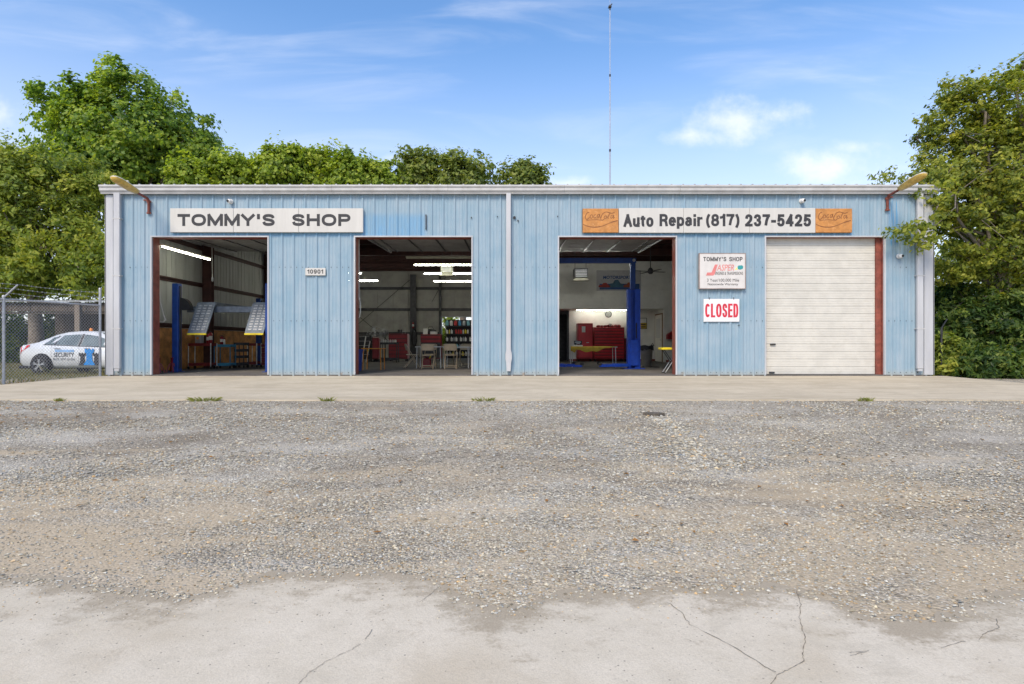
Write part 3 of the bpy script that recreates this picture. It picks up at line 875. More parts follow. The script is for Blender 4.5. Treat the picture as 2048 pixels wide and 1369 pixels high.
# ------------------------------------------------------------------ signs, lamps and cameras on the front
M_SIGNW = pmat('sign_white', (0.54, 0.53, 0.50), 0.5, var=0.05, scale=4, dirt=(0.45, 0.44, 0.40), dirt_amt=0.35, streak=True)
M_LETTER = pmat('sign_black', (0.032, 0.032, 0.036), 0.6, var=0.3, scale=20, dirt=(0.25, 0.25, 0.25), dirt_amt=0.18)
M_SIGNO = pmat('faded_orange', (0.47, 0.205, 0.055), 0.55, var=0.16, scale=7, dirt=(0.66, 0.36, 0.16), dirt_amt=0.7)
M_BROWN = pmat('faded_script_brown', (0.20, 0.075, 0.025), 0.6, var=0.3, scale=30, dirt=(0.5, 0.22, 0.06), dirt_amt=0.5)
M_RED = pmat('sign_red', (0.56, 0.030, 0.055), 0.5, var=0.1)
M_PINK = pmat('faded_red', (0.62, 0.20, 0.19), 0.5, var=0.1)
YS = -0.10
def BX(px): return PX(px, YS)
def BZ(py): return PZ(py, YS)
def board(parent, name, px0, px1, py0, py1, mat, y0=-0.10, y1=-0.036):
    return MB().rbox(BX(px0), BX(px1), y0, y1, BZ(py1), BZ(py0), .006).build(name, mat, parent)
def txt(parent, s, px0, px1, py0, py1, mat, bold=.02, shear=0.0, y=-0.1002, name='lettering'):
    return text_mesh(name, s, BX(px0), BX(px1), BZ(py1), BZ(py0), y, mat, bold, shear, parent)
def stroke(b, pts, w, y):
    """flat ribbon along pixel points, width in px (may vary)"""
    n = len(pts); L = []; R = []
    P = [Vector((BX(p[0]), BZ(p[1]))) for p in pts]
    for i in range(n):
        t = (P[min(i + 1, n - 1)] - P[max(i - 1, 0)]).normalized()
        ww = (w[i] if isinstance(w, (list, tuple)) else w) / 76 / 2
        nr = Vector((-t.y, t.x)) * ww
        L.append((P[i].x + nr.x, y, P[i].y + nr.y)); R.append((P[i].x - nr.x, y, P[i].y - nr.y))
    b.add(L + R, [(i, i + 1, n + i + 1, n + i) for i in range(n - 1)])
def smooth_pts(pts, k=6):
    out = []
    P = [pts[0]] + list(pts) + [pts[-1]]
    for i in range(1, len(P) - 2):
        p0, p1, p2, p3 = [np.array(q, float) for q in P[i - 1:i + 3]]
        for j in range(k):
            t = j / k
            out.append(tuple(0.5 * ((2 * p1) + (-p0 + p2) * t + (2 * p0 - 5 * p1 + 4 * p2 - p3) * t * t + (-p0 + 3 * p1 - 3 * p2 + p3) * t ** 3)))
    out.append(tuple(pts[-1]))
    return out


# block lettering drawn as strokes: centre lines in a unit cell, 0..1 up to cap height
def _ell(cx, cy, rx, ry, a0=0, a1=360, n=20, e=0.86):
    o = []
    for k in range(n + 1):
        a = math.radians(a0 + (a1 - a0) * k / n); c, s = math.cos(a), math.sin(a)
        o.append((cx + rx * math.copysign(abs(c) ** e, c), cy + ry * math.copysign(abs(s) ** e, s)))
    return o
_S = [(.95, .74), (.86, .92), (.5, 1), (.15, .93), (.04, .75), (.18, .59), (.5, .52), (.82, .43), (.97, .25), (.86, .07), (.5, 0), (.12, .07), (.02, .27)]
GLYPH = {
 'T': (.86, [[(0, 1), (1, 1)], [(.5, 0), (.5, 1)]]), 'O': (1.05, [_ell(.5, .5, .5, .5)]), 'M': (1.12, [[(0, 0), (0, 1)], [(1, 0), (1, 1)], [(.02, 1), (.5, .06)], [(.98, 1), (.5, .06)]]),
 'Y': (.95, [[(0, 1), (.5, .44)], [(1, 1), (.5, .44)], [(.5, .46), (.5, 0)]]), "'": (.16, [[(.5, 1), (.5, .74)]]), 'S': (.88, ['~', _S]), 'H': (.9, [[(0, 0), (0, 1)], [(1, 0), (1, 1)], [(0, .52), (1, .52)]]),
 'P': (.82, [[(0, 0), (0, 1)], [(0, 1), (.55, 1)] + _ell(.6, .73, .4, .27, 90, -90, 10) + [(.55, .46), (0, .46)]]), 'A': (.95, [[(0, 0), (.5, 1)], [(1, 0), (.5, 1)], [(.2, .33), (.8, .33)]]),
 'R': (.85, [[(0, 0), (0, 1)], [(0, 1), (.55, 1)] + _ell(.58, .74, .4, .26, 90, -90, 10) + [(.55, .48), (0, .48)], [(.6, .48), (.9, .32), (1, 0)]]),
 'C': (.9, [_ell(.5, .5, .5, .5, 42, 318)]), 'L': (.7, [[(0, 1), (0, 0)], [(0, 0), (1, 0)]]), 'E': (.75, [[(0, 1), (0, 0)], [(0, 0), (1, 0)], [(0, .52), (.92, .52)], [(0, 1), (1, 1)]]),
 'D': (.88, [[(0, 0), (0, 1)], [(0, 1), (.45, 1)] + _ell(.5, .5, .5, .5, 90, -90, 14) + [(.45, 0), (0, 0)]]),
 'u': (.66, [[(0, .70), (0, .22)] + _ell(.45, .22, .45, .22, 180, 300, 8), [(1, .70), (1, 0)], [(.7, .03), (1, .2)]]), 't': (.36, [[(.42, .95), (.42, .18), (.58, .02), (1, .02)], [(0, .70), (1, .70)]]), 'o': (.74, [_ell(.5, .35, .5, .35)]),
 'e': (.70, [[(1, .36), (0, .36)], _ell(.5, .35, .5, .35, 0, 320)]), 'p': (.72, [[(0, .70), (0, -.26)], _ell(.5, .35, .5, .35)]), 'a': (.68, [_ell(.42, .19, .42, .19), [(.06, .55)] + _ell(.5, .5, .42, .2, 150, 0, 8) + [(.92, 0)]]),
 'i': (.10, [[(.5, 0), (.5, .56)], [(.5, .965), (.5, .98)]]), 'r': (.40, [[(0, 0), (0, .70)], [(0, .45), (.3, .66), (1, .69)]]),
 '0': (.78, [_ell(.5, .5, .5, .5)]), '1': (.46, [[(.9, 0), (.9, 1)], [(.0, .78), (.55, .82), (.9, 1)]]), '2': (.78, ['~', [(.03, .70), (.14, .93), (.5, 1), (.87, .92), (.96, .72), (.82, .48), (.35, .2), (.04, .02)], [(.0, 0), (1, 0)]]),
 '3': (.78, ['~', [(.03, .74), (.15, .94), (.5, 1), (.85, .92), (.92, .75), (.8, .58), (.40, .53)], '~', [(.40, .53), (.82, .47), (.98, .28), (.85, .07), (.5, 0), (.14, .07), (.0, .27)]]), '4': (.82, [[(.76, 0), (.76, 1)], [(.76, 1), (.02, .28)], [(0, .25), (1, .25)]]),
 '5': (.78, [[(.92, 1), (.17, 1)], [(.17, 1), (.08, .50)], '~', [(.08, .50), (.45, .63), (.86, .55), (1, .32), (.86, .07), (.48, 0), (.13, .06), (.0, .24)]]), '7': (.78, [[(0, 1), (1, 1)], '~', [(1, 1), (.62, .55), (.42, 0)]]),
 '8': (.78, [_ell(.5, .76, .44, .24), _ell(.5, .26, .5, .26)]), '9': (.78, [_ell(.5, .7, .5, .3), ['x'], '~', [(1, .7), (.95, .3), (.75, .04), (.4, 0), (.08, .14)]]), '(': (.26, ['~', [(1, 1.08), (.25, .75), (.02, .42), (.25, .08), (1, -.25)]]), ')': (.26, ['~', [(0, 1.08), (.75, .75), (.98, .42), (.75, .08), (0, -.25)]]),
 '-': (.34, [[(0, .40), (1, .40)]]), ' ': (.45, [])}
def block_text(parent, s, px0, px1, py0, py1, mat, th, gap=None, y=-.1003, name='lettering'):
    """s set in heavy strokes between px0..px1; py0 is cap line, py1 the baseline (photo pixels); th = stroke in px"""
    h = py1 - py0 - th
    gap = th * .55 if gap is None else gap
    ws = [GLYPH[c][0] for c in s]
    n = len(s)
    free = (px1 - px0) - gap * (n - 1) - th * n
    k = free / sum(ws)
    x = px0
    b = MB(); q = 0
    for c, w in zip(s, ws):
        cw = w * k
        sm = False
        for st in GLYPH[c][1]:
            if st == '~': sm = True; continue
            if st == ['x']: continue
            pts = [(x + th / 2 + p[0] * cw, py1 - th / 2 - p[1] * h) for p in st]
            if sm: pts = smooth_pts(pts, 5); sm = False
            closed = abs(pts[0][0] - pts[-1][0]) + abs(pts[0][1] - pts[-1][1]) < .01
            if not closed:      # square ends reach half a stroke past the centre line
                a = Vector(pts[0]) - Vector(pts[1]); a.normalize(); e = Vector(pts[-1]) - Vector(pts[-2]); e.normalize()
                ext = th * .5 if len(pts) < 4 else th * .12
                pts[0] = tuple(Vector(pts[0]) + a * ext); pts[-1] = tuple(Vector(pts[-1]) + e * ext)
            m = len(pts); L = []; R = []
            P = [Vector((BX(p[0]), BZ(p[1]))) for p in pts]
            for i in range(m):
                if closed: t = P[(i + 1) % (m - 1)] - P[(i - 1) % (m - 1)]
                else: t = P[min(i + 1, m - 1)] - P[max(i - 1, 0)]
                t.normalize(); nr = Vector((-t.y, t.x)) * th / 75.9 / 2
                L.append(P[i] + nr); R.append(P[i] - nr)
            yf = y - .0016 - .0004 * (q % 6); q += 1
            V = [(p.x, yf, p.y) for p in L] + [(p.x, yf, p.y) for p in R] + [(p.x, y, p.y) for p in L] + [(p.x, y, p.y) for p in R]
            b.add(V, [(i, i + 1, m + i + 1, m + i) for i in range(m - 1)] + [(i, 2 * m + i, 2 * m + i + 1, i + 1) for i in range(m - 1)] + [(m + i, m + i + 1, 3 * m + i + 1, 3 * m + i) for i in range(m - 1)])
        x += cw + th + gap
    return b.build(name, mat, parent)

sg = thing('shop_sign', "long white board lettered TOMMY'S SHOP above the left bay", 'sign', (0, 0, 0))
for a, c in ((340, 466.5), (467, 597), (597.5, 726)): board(sg, 'sign_panel', a, c, 417, 465, M_SIGNW)
block_text(sg, "TOMMY'S", 355, 550, 428.5, 452.5, M_LETTER, 5.9, 2.8)
block_text(sg, 'SHOP', 584, 701, 428.5, 452.5, M_LETTER, 5.9, 3.6)

sg = thing('shop_sign', 'long white Auto Repair board with telephone number and orange ends', 'sign', (0, 0, 0))
for a, c in ((1238, 1367), (1367.5, 1499), (1499.5, 1631)): board(sg, 'sign_panel', a, c, 416.5, 466, M_SIGNW)
block_text(sg, 'Auto', 1247, 1307, 429, 454.5, M_LETTER, 5.4, 1.6)
block_text(sg, 'Repair', 1319, 1405, 428.5, 453, M_LETTER, 5.3, 1.6)
block_text(sg, '(817)', 1412, 1479, 428.5, 453, M_LETTER, 5.2, 1.4)
block_text(sg, '237-5425', 1490, 1622, 429, 453.5, M_LETTER, 5.5, 2.2)
for x0 in (1165.5, 1631.5):
    pn = board(sg, 'logo_panel', x0, x0 + (71.5 if x0 < 1400 else 73), 417.5, 465.5, M_SIGNO)
    pn['label'] = 'faded orange soft drink panel'
    b = MB()
    def S(pts, w): stroke(b, smooth_pts([(x0 + p[0], 417 + p[1]) for p in pts]), w, -0.1016)
    S([(13, 9), (10, 8.5), (7, 12), (5, 18), (7, 22), (11, 21), (14, 17)], 1.5)            # C
    S([(19, 13), (16, 14), (15, 18), (17, 20), (20, 17), (19, 13.5)], 1.2)                    # o
    S([(26, 12.5), (23, 14), (22, 18), (24, 19.5), (27, 17)], 1.2)                            # c
    S([(33, 12), (30, 13), (29, 17), (31, 19), (34, 12), (34, 18), (36, 17)], 1.2)            # a
    S([(64, 8), (58, 10), (52, 8.5), (46, 7.5), (40, 11), (37, 17), (36, 22), (39, 24), (43, 22)], 1.5)   # C with its long swash
    S([(46, 15), (43, 17), (43, 20), (46, 20.5), (48, 17), (46, 15)], 1.2)
    S([(55, 9), (52, 14), (50, 19), (52, 20)], 1.4)
    S([(60, 14), (57, 15), (56, 19), (58, 20), (62, 14), (61, 20), (64, 18)], 1.2)
    S([(7, 24.5), (16, 23.5), (27, 23), (36, 24)], 1.0)
    S([(0.6, 32), (10, 36), (22, 37.8), (36, 36.5), (48, 32), (58, 28), (70, 24.5)], [1.4] * 6 + [1.8] * 12 + [1.2] * 12 + [2.2] * 7)
    b.build('script_lettering', M_BROWN, pn)

sg = thing('address_sign', 'small white plate with street number 10901 between the bays', 'sign')
board(sg, 'sign_panel', 609.5, 650, 536, 551, M_SIGNW, -.06)
block_text(sg, '10901', 613.5, 645.5, 539, 547.5, M_LETTER, 1.7, 1.4, y=-.0602)

sg = thing('dealer_sign', 'square white dealer board about engines and transmissions beside closed door', 'sign')
board(sg, 'sign_panel', 1398.5, 1491, 507, 578, pmat('dealer_sign_face', (0.60, 0.58, 0.56), .5, var=.05), -.10)
MB().box(BX(1398), BX(1399.6), -.106, -.04, BZ(578.4), BZ(506.6)).box(BX(1490), BX(1491.6), -.106, -.04, BZ(578.4), BZ(506.6)).box(BX(1399.7), BX(1489.9), -.106, -.04, BZ(578.4), BZ(577)).box(BX(1399.7), BX(1489.9), -.106, -.04, BZ(508), BZ(506.6)).build('sign_frame', pmat('sign_frame_brown', (.28, .22, .20), .5), sg)
block_text(sg, "TOMMY'S SHOP", 1406.5, 1485, 514.5, 523, M_LETTER, 1.5, 1.0)
txt(sg, 'ASPER', 1433.5, 1468, 529.5, 542, M_PINK, .006, .25)
b = MB()
for pl in ([(1430, 529.5), (1435.5, 529.5), (1429, 549.5), (1426, 551.5), (1412, 551.5), (1414.5, 545.5), (1423, 545.5)],):
    b.prism([(BX(x), BZ(y)) for x, y in pl], -.1035, -.1004)
b.build('lettering', M_PINK, sg)
txt(sg, 'ENGINES & TRANSMISSIONS', 1430.5, 1486, 544, 550.2, M_LETTER, .0)
txt(sg, '3 Year/100,000 Mile', 1414, 1478, 557.8, 564.8, M_LETTER, .0)
txt(sg, 'Nationwide Warranty', 1415.5, 1476, 566.5, 572.5, M_LETTER, .0)
b = MB().prism([(BX(x), BZ(y)) for x, y in ((1475, 534), (1477, 531.5), (1484, 531), (1486.5, 534), (1485.5, 538), (1480, 540), (1475.5, 538.5))], -.1035, -.1004)
b.build('engine_mark', pmat('sign_teal', (.03, .26, .27), .5), sg)
MB().prism([(BX(x), BZ(y)) for x, y in ((1469, 540), (1474, 535), (1475, 539.5))], -.1035, -.1004).build('engine_mark', pmat('sign_yellow', (.68, .60, .12), .5), sg)

sg = thing('closed_sign', 'white card sign reading CLOSED in tall red letters', 'sign')
board(sg, 'sign_panel', 1408.5, 1480.5, 598, 644, pmat('card_white', (.70, .70, .72), .5, var=.04), -.052)
block_text(sg, 'CLOSED', 1411.5, 1478, 607.5, 635, M_RED, 4.0, 1.6, y=-.0522)
for px in (1420, 1469): MB().box(BX(px) - .006, BX(px) + .006, -.058, -.034, BZ(599.5), BZ(595)).build('hanger_clip', M_DARK, sg)

M_LENS = pmat('yellowed_lens', (0.56, 0.39, 0.09), 0.3, var=0.2, scale=9, dirt=(.30, .2, .05), dirt_amt=.5)
M_LAMPH = pmat('lamp_housing', (0.52, 0.50, 0.42), 0.5, var=0.15, dirt=(.3, .27, .2))
M_RUST = pmat('rusty_pipe', (0.20, 0.060, 0.045), 0.7, var=0.3, scale=12, dirt=(.09, .04, .03))
def area_lamp(x, z, side, label):
    t = thing('wall_lamp', label, 'lamp', (x, 0, z), group='roadway lamps on the shop front')
    MB().tube([(0, -.05, -.34), (0, -.05, 0), (0, -.12, .05), (side * .05, -.66, .08)], [.035, .035, .034, .03], 10).build('arm', M_RUST, t)
    b = MB()
    for zz in (-.32, -.02): b.box(-.055, .055, -.06, -.034, zz - .025, zz + .025)
    b.bar((.0, -.05, .02), (.14 * -side, -.05, .02), .03, .03)
    b.build('bracket', M_RUST, t)
    # cobra head: housing on top, bowl lens below, widening away from the wall
    prof = [(.0, .06), (.04, .095), (.2, .12), (.5, .14), (.8, .135), (.90, .10), (.94, .05)]
    def half(top):
        V = []; Fs = []; n = 7
        for q, w in prof:
            for k in range(n):
                a = math.pi * k / (n - 1)
                hh = (.05 if top else .105) * (w / .14) ** .7
                V.append((side * (.05 + q * .05) + w * math.cos(a), -.60 - q, .10 + q * .11 + (1 if top else -1) * hh * math.sin(a)))
        for i in range(len(prof) - 1):
            for k in range(n - 1):
                Fs.append((i * n + k, i * n + k + 1, (i + 1) * n + k + 1, (i + 1) * n + k))
        Fs.append(tuple(range(n))); Fs.append(tuple(range((len(prof) - 1) * n, len(prof) * n)))
        return V, Fs
    MB().add(*half(True), 0, True).build('lamp_housing', M_LAMPH, t)
    MB().add(*half(False), 0, True).build('lamp_lens', M_LENS, t)
    MB().lathe([(.03, 0), (.03, .05), (.015, .06)], (side * .08, -1.0, .205), 8).build('photocell', M_LAMPH, t)
    return t
area_lamp(PX(300), PZ(403), 1, "cobra-head lamp with yellowed lens left of the TOMMY'S SHOP board")
area_lamp(PX(1772.5), PZ(397), -1, 'cobra-head lamp with yellowed lens above the closed white door')

M_CAMW = pmat('camera_white', (.70, .70, .69), .35, var=.04)
def cctv(px, py, dx, label):
    t = thing('security_camera', label, 'camera', (PX(px), -.035, PZ(py)), group='white turret cameras on the shop front')
    MB().lathe([(.062, 0), (.062, -.028), (.05, -.04)], (0, 0, 0), 16, 'y').build('mount', M_CAMW, t)
    MB().ball((dx * .012, -.075, -.004), .058, 14, 8).build('housing', M_CAMW, t)
    MB().lathe([(.033, -.118), (.033, -.131), (.02, -.134)], (dx * .03, 0, -.008), 12, 'y').build('lens', M_BLACK, t)
cctv(463.5, 404.5, -1, "white turret camera above the TOMMY'S SHOP board")
cctv(1601, 403.5, 1, 'white turret camera above the telephone number board')
cctv(1795, 513.5, 1, 'white turret camera right of the closed white door')
# ------------------------------------------------------------------ inside the shop
def FY(py): return F_PX * CAM_Z / (py - HOR) + CAM_Y
M_LIFTB = pmat('lift_blue', (0.012, 0.055, 0.26), 0.45, var=0.2, scale=5, dirt=(.02, .03, .07), dirt_amt=.4)
M_LIFTB2 = pmat('lift_bright_blue', (0.010, 0.060, 0.42), 0.42, var=0.15, scale=5, dirt=(.02, .03, .09), dirt_amt=.3)
M_RAMP = pmat('ramp_steel', (0.10, 0.125, 0.16), 0.55, 0.2, var=0.25, scale=9, dirt=(.22, .23, .24))
M_SLOT = pmat('ramp_slot_wear', (0.26, 0.28, 0.31), 0.5, 0.3, var=0.4, scale=25)
M_YEL = pmat('safety_yellow', (0.66, 0.52, 0.02), 0.5, var=0.1)
M_TRED = pmat('tool_red', (0.23, 0.006, 0.012), 0.35, var=0.12, scale=4, spec=.5)
M_TRED2 = pmat('locker_red', (0.46, 0.014, 0.024), 0.35, var=0.12, scale=4, spec=.5)
M_MAROON = pmat('dull_red', (0.16, 0.02, 0.02), 0.5, var=0.2)
M_TEAL = pmat('cart_blue', (0.035, 0.17, 0.27), 0.5, var=0.2)
M_TUBE = pmat('lit_tube', (0.9, 0.92, 0.86), 0.4, var=0.0, emit=(1.0, 1.0, 0.88), estr=38.0)
M_TUBE2 = pmat('lit_tube_dim', (0.9, 0.92, 0.86), 0.4, var=0.0, emit=(1.0, 1.0, 0.88), estr=26.0)
M_TUBE4 = pmat('lit_tube_new', (0.9, 0.92, 0.86), 0.4, var=0.0, emit=(1.0, 1.0, 0.92), estr=75.0)
M_TUBE3 = pmat('lit_tube_old', (0.9, 0.92, 0.86), 0.4, var=0.0, emit=(1.0, 1.0, 0.84), estr=18.0)
M_FIXT = pmat('fixture_cream', (0.55, 0.54, 0.42), 0.5, var=0.1)
M_CHAIR = pmat('chair_beige', (0.47, 0.375, 0.25), 0.5, var=0.1, scale=8)
M_TABLEW = pmat('table_white', (0.62, 0.61, 0.58), 0.5, var=0.08)
M_ORANGE = pmat('orange_paint', (0.66, 0.24, 0.025), 0.5, var=0.1)
M_YCLOTH = pmat('yellow_cloth', (0.52, 0.34, 0.035), 0.8, var=0.15, scale=9)
M_BINB = pmat('bin_blue', (0.01, 0.05, 0.32), 0.45, var=0.1)
M_BINT = pmat('bin_taupe', (0.25, 0.22, 0.18), 0.6, var=0.12)
M_RUBBER = pmat('rubber', (0.02, 0.02, 0.02), 0.8, var=0.3)

# four-post alignment lift
lf = thing('four_post_lift', 'raised blue four-post car lift with drop ramps in the left bay', 'car lift', (0, 0, 0))
LX0, LX1 = -9.77, -7.07
for x in (LX0, LX1):
    for y in (1.5, 6.9):
        p = MB().rbox(x - .085, x + .085, y - .11, y + .11, .012, 2.57, .012).build('post', M_LIFTB, lf)
        MB().box(x - .15, x + .15, y - .17, y + .17, 0.0, .012).build('base_plate', M_LIFTB, p)
        MB().box(x + (.086 if x < -9 else -.116), x + (.116 if x < -9 else -.086), y - .03, y + .03, .1, 2.5).build('latch_rail', M_DARK, p)
for y in (1.95, 6.55):
    MB().box(LX0 + .09, LX1 - .09, y - .09, y + .09, 1.76, 1.93).build('cross_beam', M_RAMP, lf)
b = MB()
b.prism([(LX0 + .12 + .30 * math.cos(a), 1.80 + .36 * math.sin(a)) for a in [k * math.pi / 16 for k in range(9)]] + [(LX0 + .12, 1.80)], 1.45, 1.62)
b.build('sheave_cover', M_BLACK, lf)
for k, xc in enumerate((-9.08, -7.43)):
    MB().rbox(xc - .27, xc + .27, 1.86, 6.7, 1.94, 2.06, .01).build('runway', M_RAMP, lf)
    p0 = Vector((xc, 1.84, 2.03)); p1 = Vector((xc, 1.30, 1.10))
    rp = MB().bar(p0, p1, .54, .035, up=(0, 1, 0)).build('drop_ramp', M_RAMP, lf)
    b = MB()
    d = (p1 - p0); nrm = Vector((0, -d.z, d.y)).normalized()
    if nrm.y > 0: nrm = -nrm
    for r in range(10):
        for c in range(3):
            cc = p0 + d * (.10 + r * .085) + Vector(((c - 1) * .15, 0, 0)) + nrm * .0205
            b.bar(cc - Vector((.05, 0, 0)), cc + Vector((.05, 0, 0)), .045, .012, up=nrm)
    b.build('tread', M_SLOT, rp)
    MB().bar(p1 + Vector((-.272, 0, 0)), p1 + Vector((.272, 0, 0)), .05, .05).build('yellow_lip', M_YEL, rp)

# service carts along the back of that bay
def cart(xc, y, w, dp, h, mat, label, shelves=(0.10, .45), leg=M_CHROME, drawers=0):
    t = thing('service_cart', label, 'cart', (xc, y, 0), group='service carts under the raised lift')
    for sx in (-1, 1):
        for sy in (-1, 1):
            lg = MB().tube([(sx * (w / 2 - .02), sy * (dp / 2 - .02), .09), (sx * (w / 2 - .02), sy * (dp / 2 - .02), h)], .017, 8).build('leg', leg, t)
            MB().lathe([(.045, -.014), (.045, .014)], (sx * (w / 2 - .02), sy * (dp / 2 - .02), .046), 12, 'x').build('caster', M_RUBBER, lg)
    for z in list(shelves) + [h - .06]:
        MB().box(-w / 2 + .036, w / 2 - .036, -dp / 2, dp / 2, z, z + .02).box(-w / 2 + .036, w / 2 - .036, -dp / 2 - .015, -dp / 2 - .001, z - .03, z + .06).box(-w / 2 + .036, w / 2 - .036, dp / 2 + .001, dp / 2 + .015, z - .03, z + .06).build('tray', mat, t)
    for k in range(drawers):
        MB().rbox(-w / 2 + .04, w / 2 - .04, -dp / 2 - .01, dp / 2 - .02, .18 + k * .17, .18 + k * .17 + .16, .01).build('drawer', mat, t)
    return t
cart(-10.05, 3.4, .76, .42, .84, M_MAROON, 'wide red two-shelf cart with chrome legs beside plywood wall', (.14,))
cart(-9.55, 3.85, .56, .42, .80, M_TEAL, 'bright blue steel service cart under the lift', (.12,), M_TEAL)
cart(-9.22, 4.3, .36, .40, .86, M_DARK, 'dark four-shelf cart between the blue cart and red carts', (.12, .36, .58), M_DARK)
cart(-8.98, 4.75, .36, .40, .84, M_MAROON, 'narrow red cart with chrome corner legs, second from the right ramp', (.14,))
cart(-8.63, 5.1, .42, .42, .80, M_MAROON, 'maroon drawer cart behind the right-hand ramp', (.10,), M_CHROME, 3)
def extinguisher(x, y, z, label, m2=None, h=.36, hang=False):
    t = thing('fire_extinguisher', label, 'extinguisher', (x, y, z), group='fire extinguishers in the shop')
    MB().lathe([(.045, 0), (.055, .015), (.055, h * .72), (.04, h * .80), (.018, h * .84)], (0, 0, 0), 14).build('cylinder', M_TRED, t)
    MB().lathe([(.0565, h * .25), (.0565, h * .55)], (0, 0, 0), 14).build('paper_label', M_TABLEW, t)
    MB().box(-.012, .012, -.06, .03, h * .86, h * .93).box(-.02, .02, -.02, .02, h * .84, h * .9).build('valve', M_DARK, t)
    MB().tube([(.02, 0, h * .88), (.075, 0, h * .8), (.07, 0, h * .35)], .009, 6).build('hose', M_RUBBER, t)
extinguisher(-9.84, 3.35, .84, 'leftmost fire extinguisher standing on the wide red cart')
extinguisher(-9.74, 3.30, .84, 'tallest fire extinguisher standing on the wide red cart', None, .42)
extinguisher(-9.66, 3.85, .80, 'fire extinguisher standing on the bright blue cart', None, .32)
t = thing('spray_bottle', 'small white spray bottle on the bright blue cart', 'bottle', (-9.55, 3.8, .80))
MB().lathe([(.03, 0), (.03, .14), (.012, .17)], (0, 0, 0), 10).build('flask', M_TABLEW, t); MB().box(-.01, .035, -.01, .01, .17, .21).build('trigger', M_TRED, t)
t = thing('gas_tester', 'tall grey instrument case on the wide red cart', 'instrument', (-10.13, 3.35, .84))
MB().rbox(-.10, .10, -.09, .09, 0, .30, .012).build('case', M_GREYST, t); MB().box(-.05, .03, -.094, -.0905, .12, .2).build('dial_plate', M_ORANGE, t)
for k, (x, y) in enumerate(((-9.98, 1.0), (-9.83, 1.35))):
    t = thing('jack_stand', ('red jack stand nearest the door jamb of the left bay', 'red jack stand beside the blue lift post')[k], 'jack stand', (x, y, 0), group='jack stands by the left door')
    for sx in (-1, 1):
        for sy in (-1, 1):
            MB().bar((sx * .10, sy * .10, 0), (sx * .03, sy * .03, .26), .03).build('leg', M_TRED, t)
    MB().lathe([(.03, .22), (.03, .40), (.05, .405), (.05, .42)], (0, 0, 0), 10).build('ratchet_post', M_TRED, t)
t = thing('hanging_rope', 'pale looped pull rope hanging inside the left bay jamb', 'rope', (PX(320, .5), .5, 0))
MB().tube([(-.02, 0, 3.7), (-.02, 0, 2.4), (.0, 0, 2.0), (.10, 0, 1.62), (.15, 0, 1.48), (.10, 0, 1.42), (-.06, 0, 1.43)], .011, 6).build('cord', M_TABLEW, t)
t = thing('hanging_rope', 'pale knotted pull rope hanging inside the second bay jamb', 'rope', (PX(718, .4), .4, 0))
MB().tube([(0, 0, 3.75), (0, 0, 2.05), (.03, 0, 1.95), (.04, 0, 1.7), (.01, 0, 1.55), (-.04, 0, 1.52)], .012, 6).build('cord', M_TABLEW, t)
MB().ball((.0, 0, 2.05), .035, 8, 5).build('knot', M_TABLEW, t)
t = thing('drop_light', 'bare work light dangling on a pale cord in the left bay', 'lamp', (PX(425, 3), 3.0, 0))
MB().tube([(-.03, 0, 4.6), (0, 0, 2.95)], .009, 6).build('cord', M_TABLEW, t)
MB().lathe([(.012, 2.95), (.03, 2.92), (.035, 2.84), (.02, 2.80)], (0, 0, 0), 10).build('bulb_guard', M_GREYST, t)

# fluorescent strips
def strip(x0, y0, x1, y1, z, label, lit=True):
    t = thing('fluorescent_light', label, 'light', ((x0 + x1) / 2, (y0 + y1) / 2, z), group='fluorescent strip lights')
    a = Vector((x0 - (x0 + x1) / 2, y0 - (y0 + y1) / 2, 0)); c = -a
    MB().bar(a + Vector((0, 0, .045)), c + Vector((0, 0, .045)), .12, .045).build('housing', M_FIXT, t)
    MB().tube([a * .985, c * .985], .019, 8).build('tube', (M_TUBE2 if z < 2.6 else (M_TUBE3 if x0 < -9 and z < 3.6 else (M_TUBE4 if x0 > 0 else M_TUBE))) if lit else M_FIXT, t)
    for q in (.7, -.7):
        MB().tube([a * q + Vector((0, 0, .07)), a * q + Vector((0, 0, 5.0 - z - .25))], .004, 4).build('hanger', M_DARK, t)
strip(-9.5, .35, -9.5, 2.8, 3.46, 'lit strip light running front to back in the left bay')
def hstrip(px0, px1, py, Y, label, lit=True, n=2.44, end=None):
    x0 = PX(px0, Y); x1 = PX(px1, Y)
    strip(x0, Y, x1, Y, PZ(py, Y), label, lit)
hstrip(812, 812 + 2.44 * sc_at(5.9), 517, 5.9, 'unlit cream strip light, nearest across the second bay', False)
hstrip(828, 828 + 2.44 * sc_at(7.6), 530.5, 7.6, 'lit strip light just behind the unlit one in the second bay')
hstrip(848, 848 + 2.44 * sc_at(10.3), 548, 10.3, 'lit strip light behind the hanging heater in the second bay')
hstrip(867, 867 + 2.44 * sc_at(13.6), 563, 13.6, 'farthest lit strip light at right of the second bay')
hstrip(756 - 2.44 * sc_at(13.6), 756, 562, 13.6, 'farthest lit strip light at left of the second bay')
hstrip(723 - 2.44 * sc_at(10.3), 723, 547, 10.3, 'lit strip light barely showing by the second bay left jamb')
hstrip(1240 - 2.44 * sc_at(5.0), 1240, 521, 5.0, 'lit strip light above the two-post lift')
hstrip(1153, 1256, 620.5, 11.45, 'lit strip light under the white soffit above red tool chests')

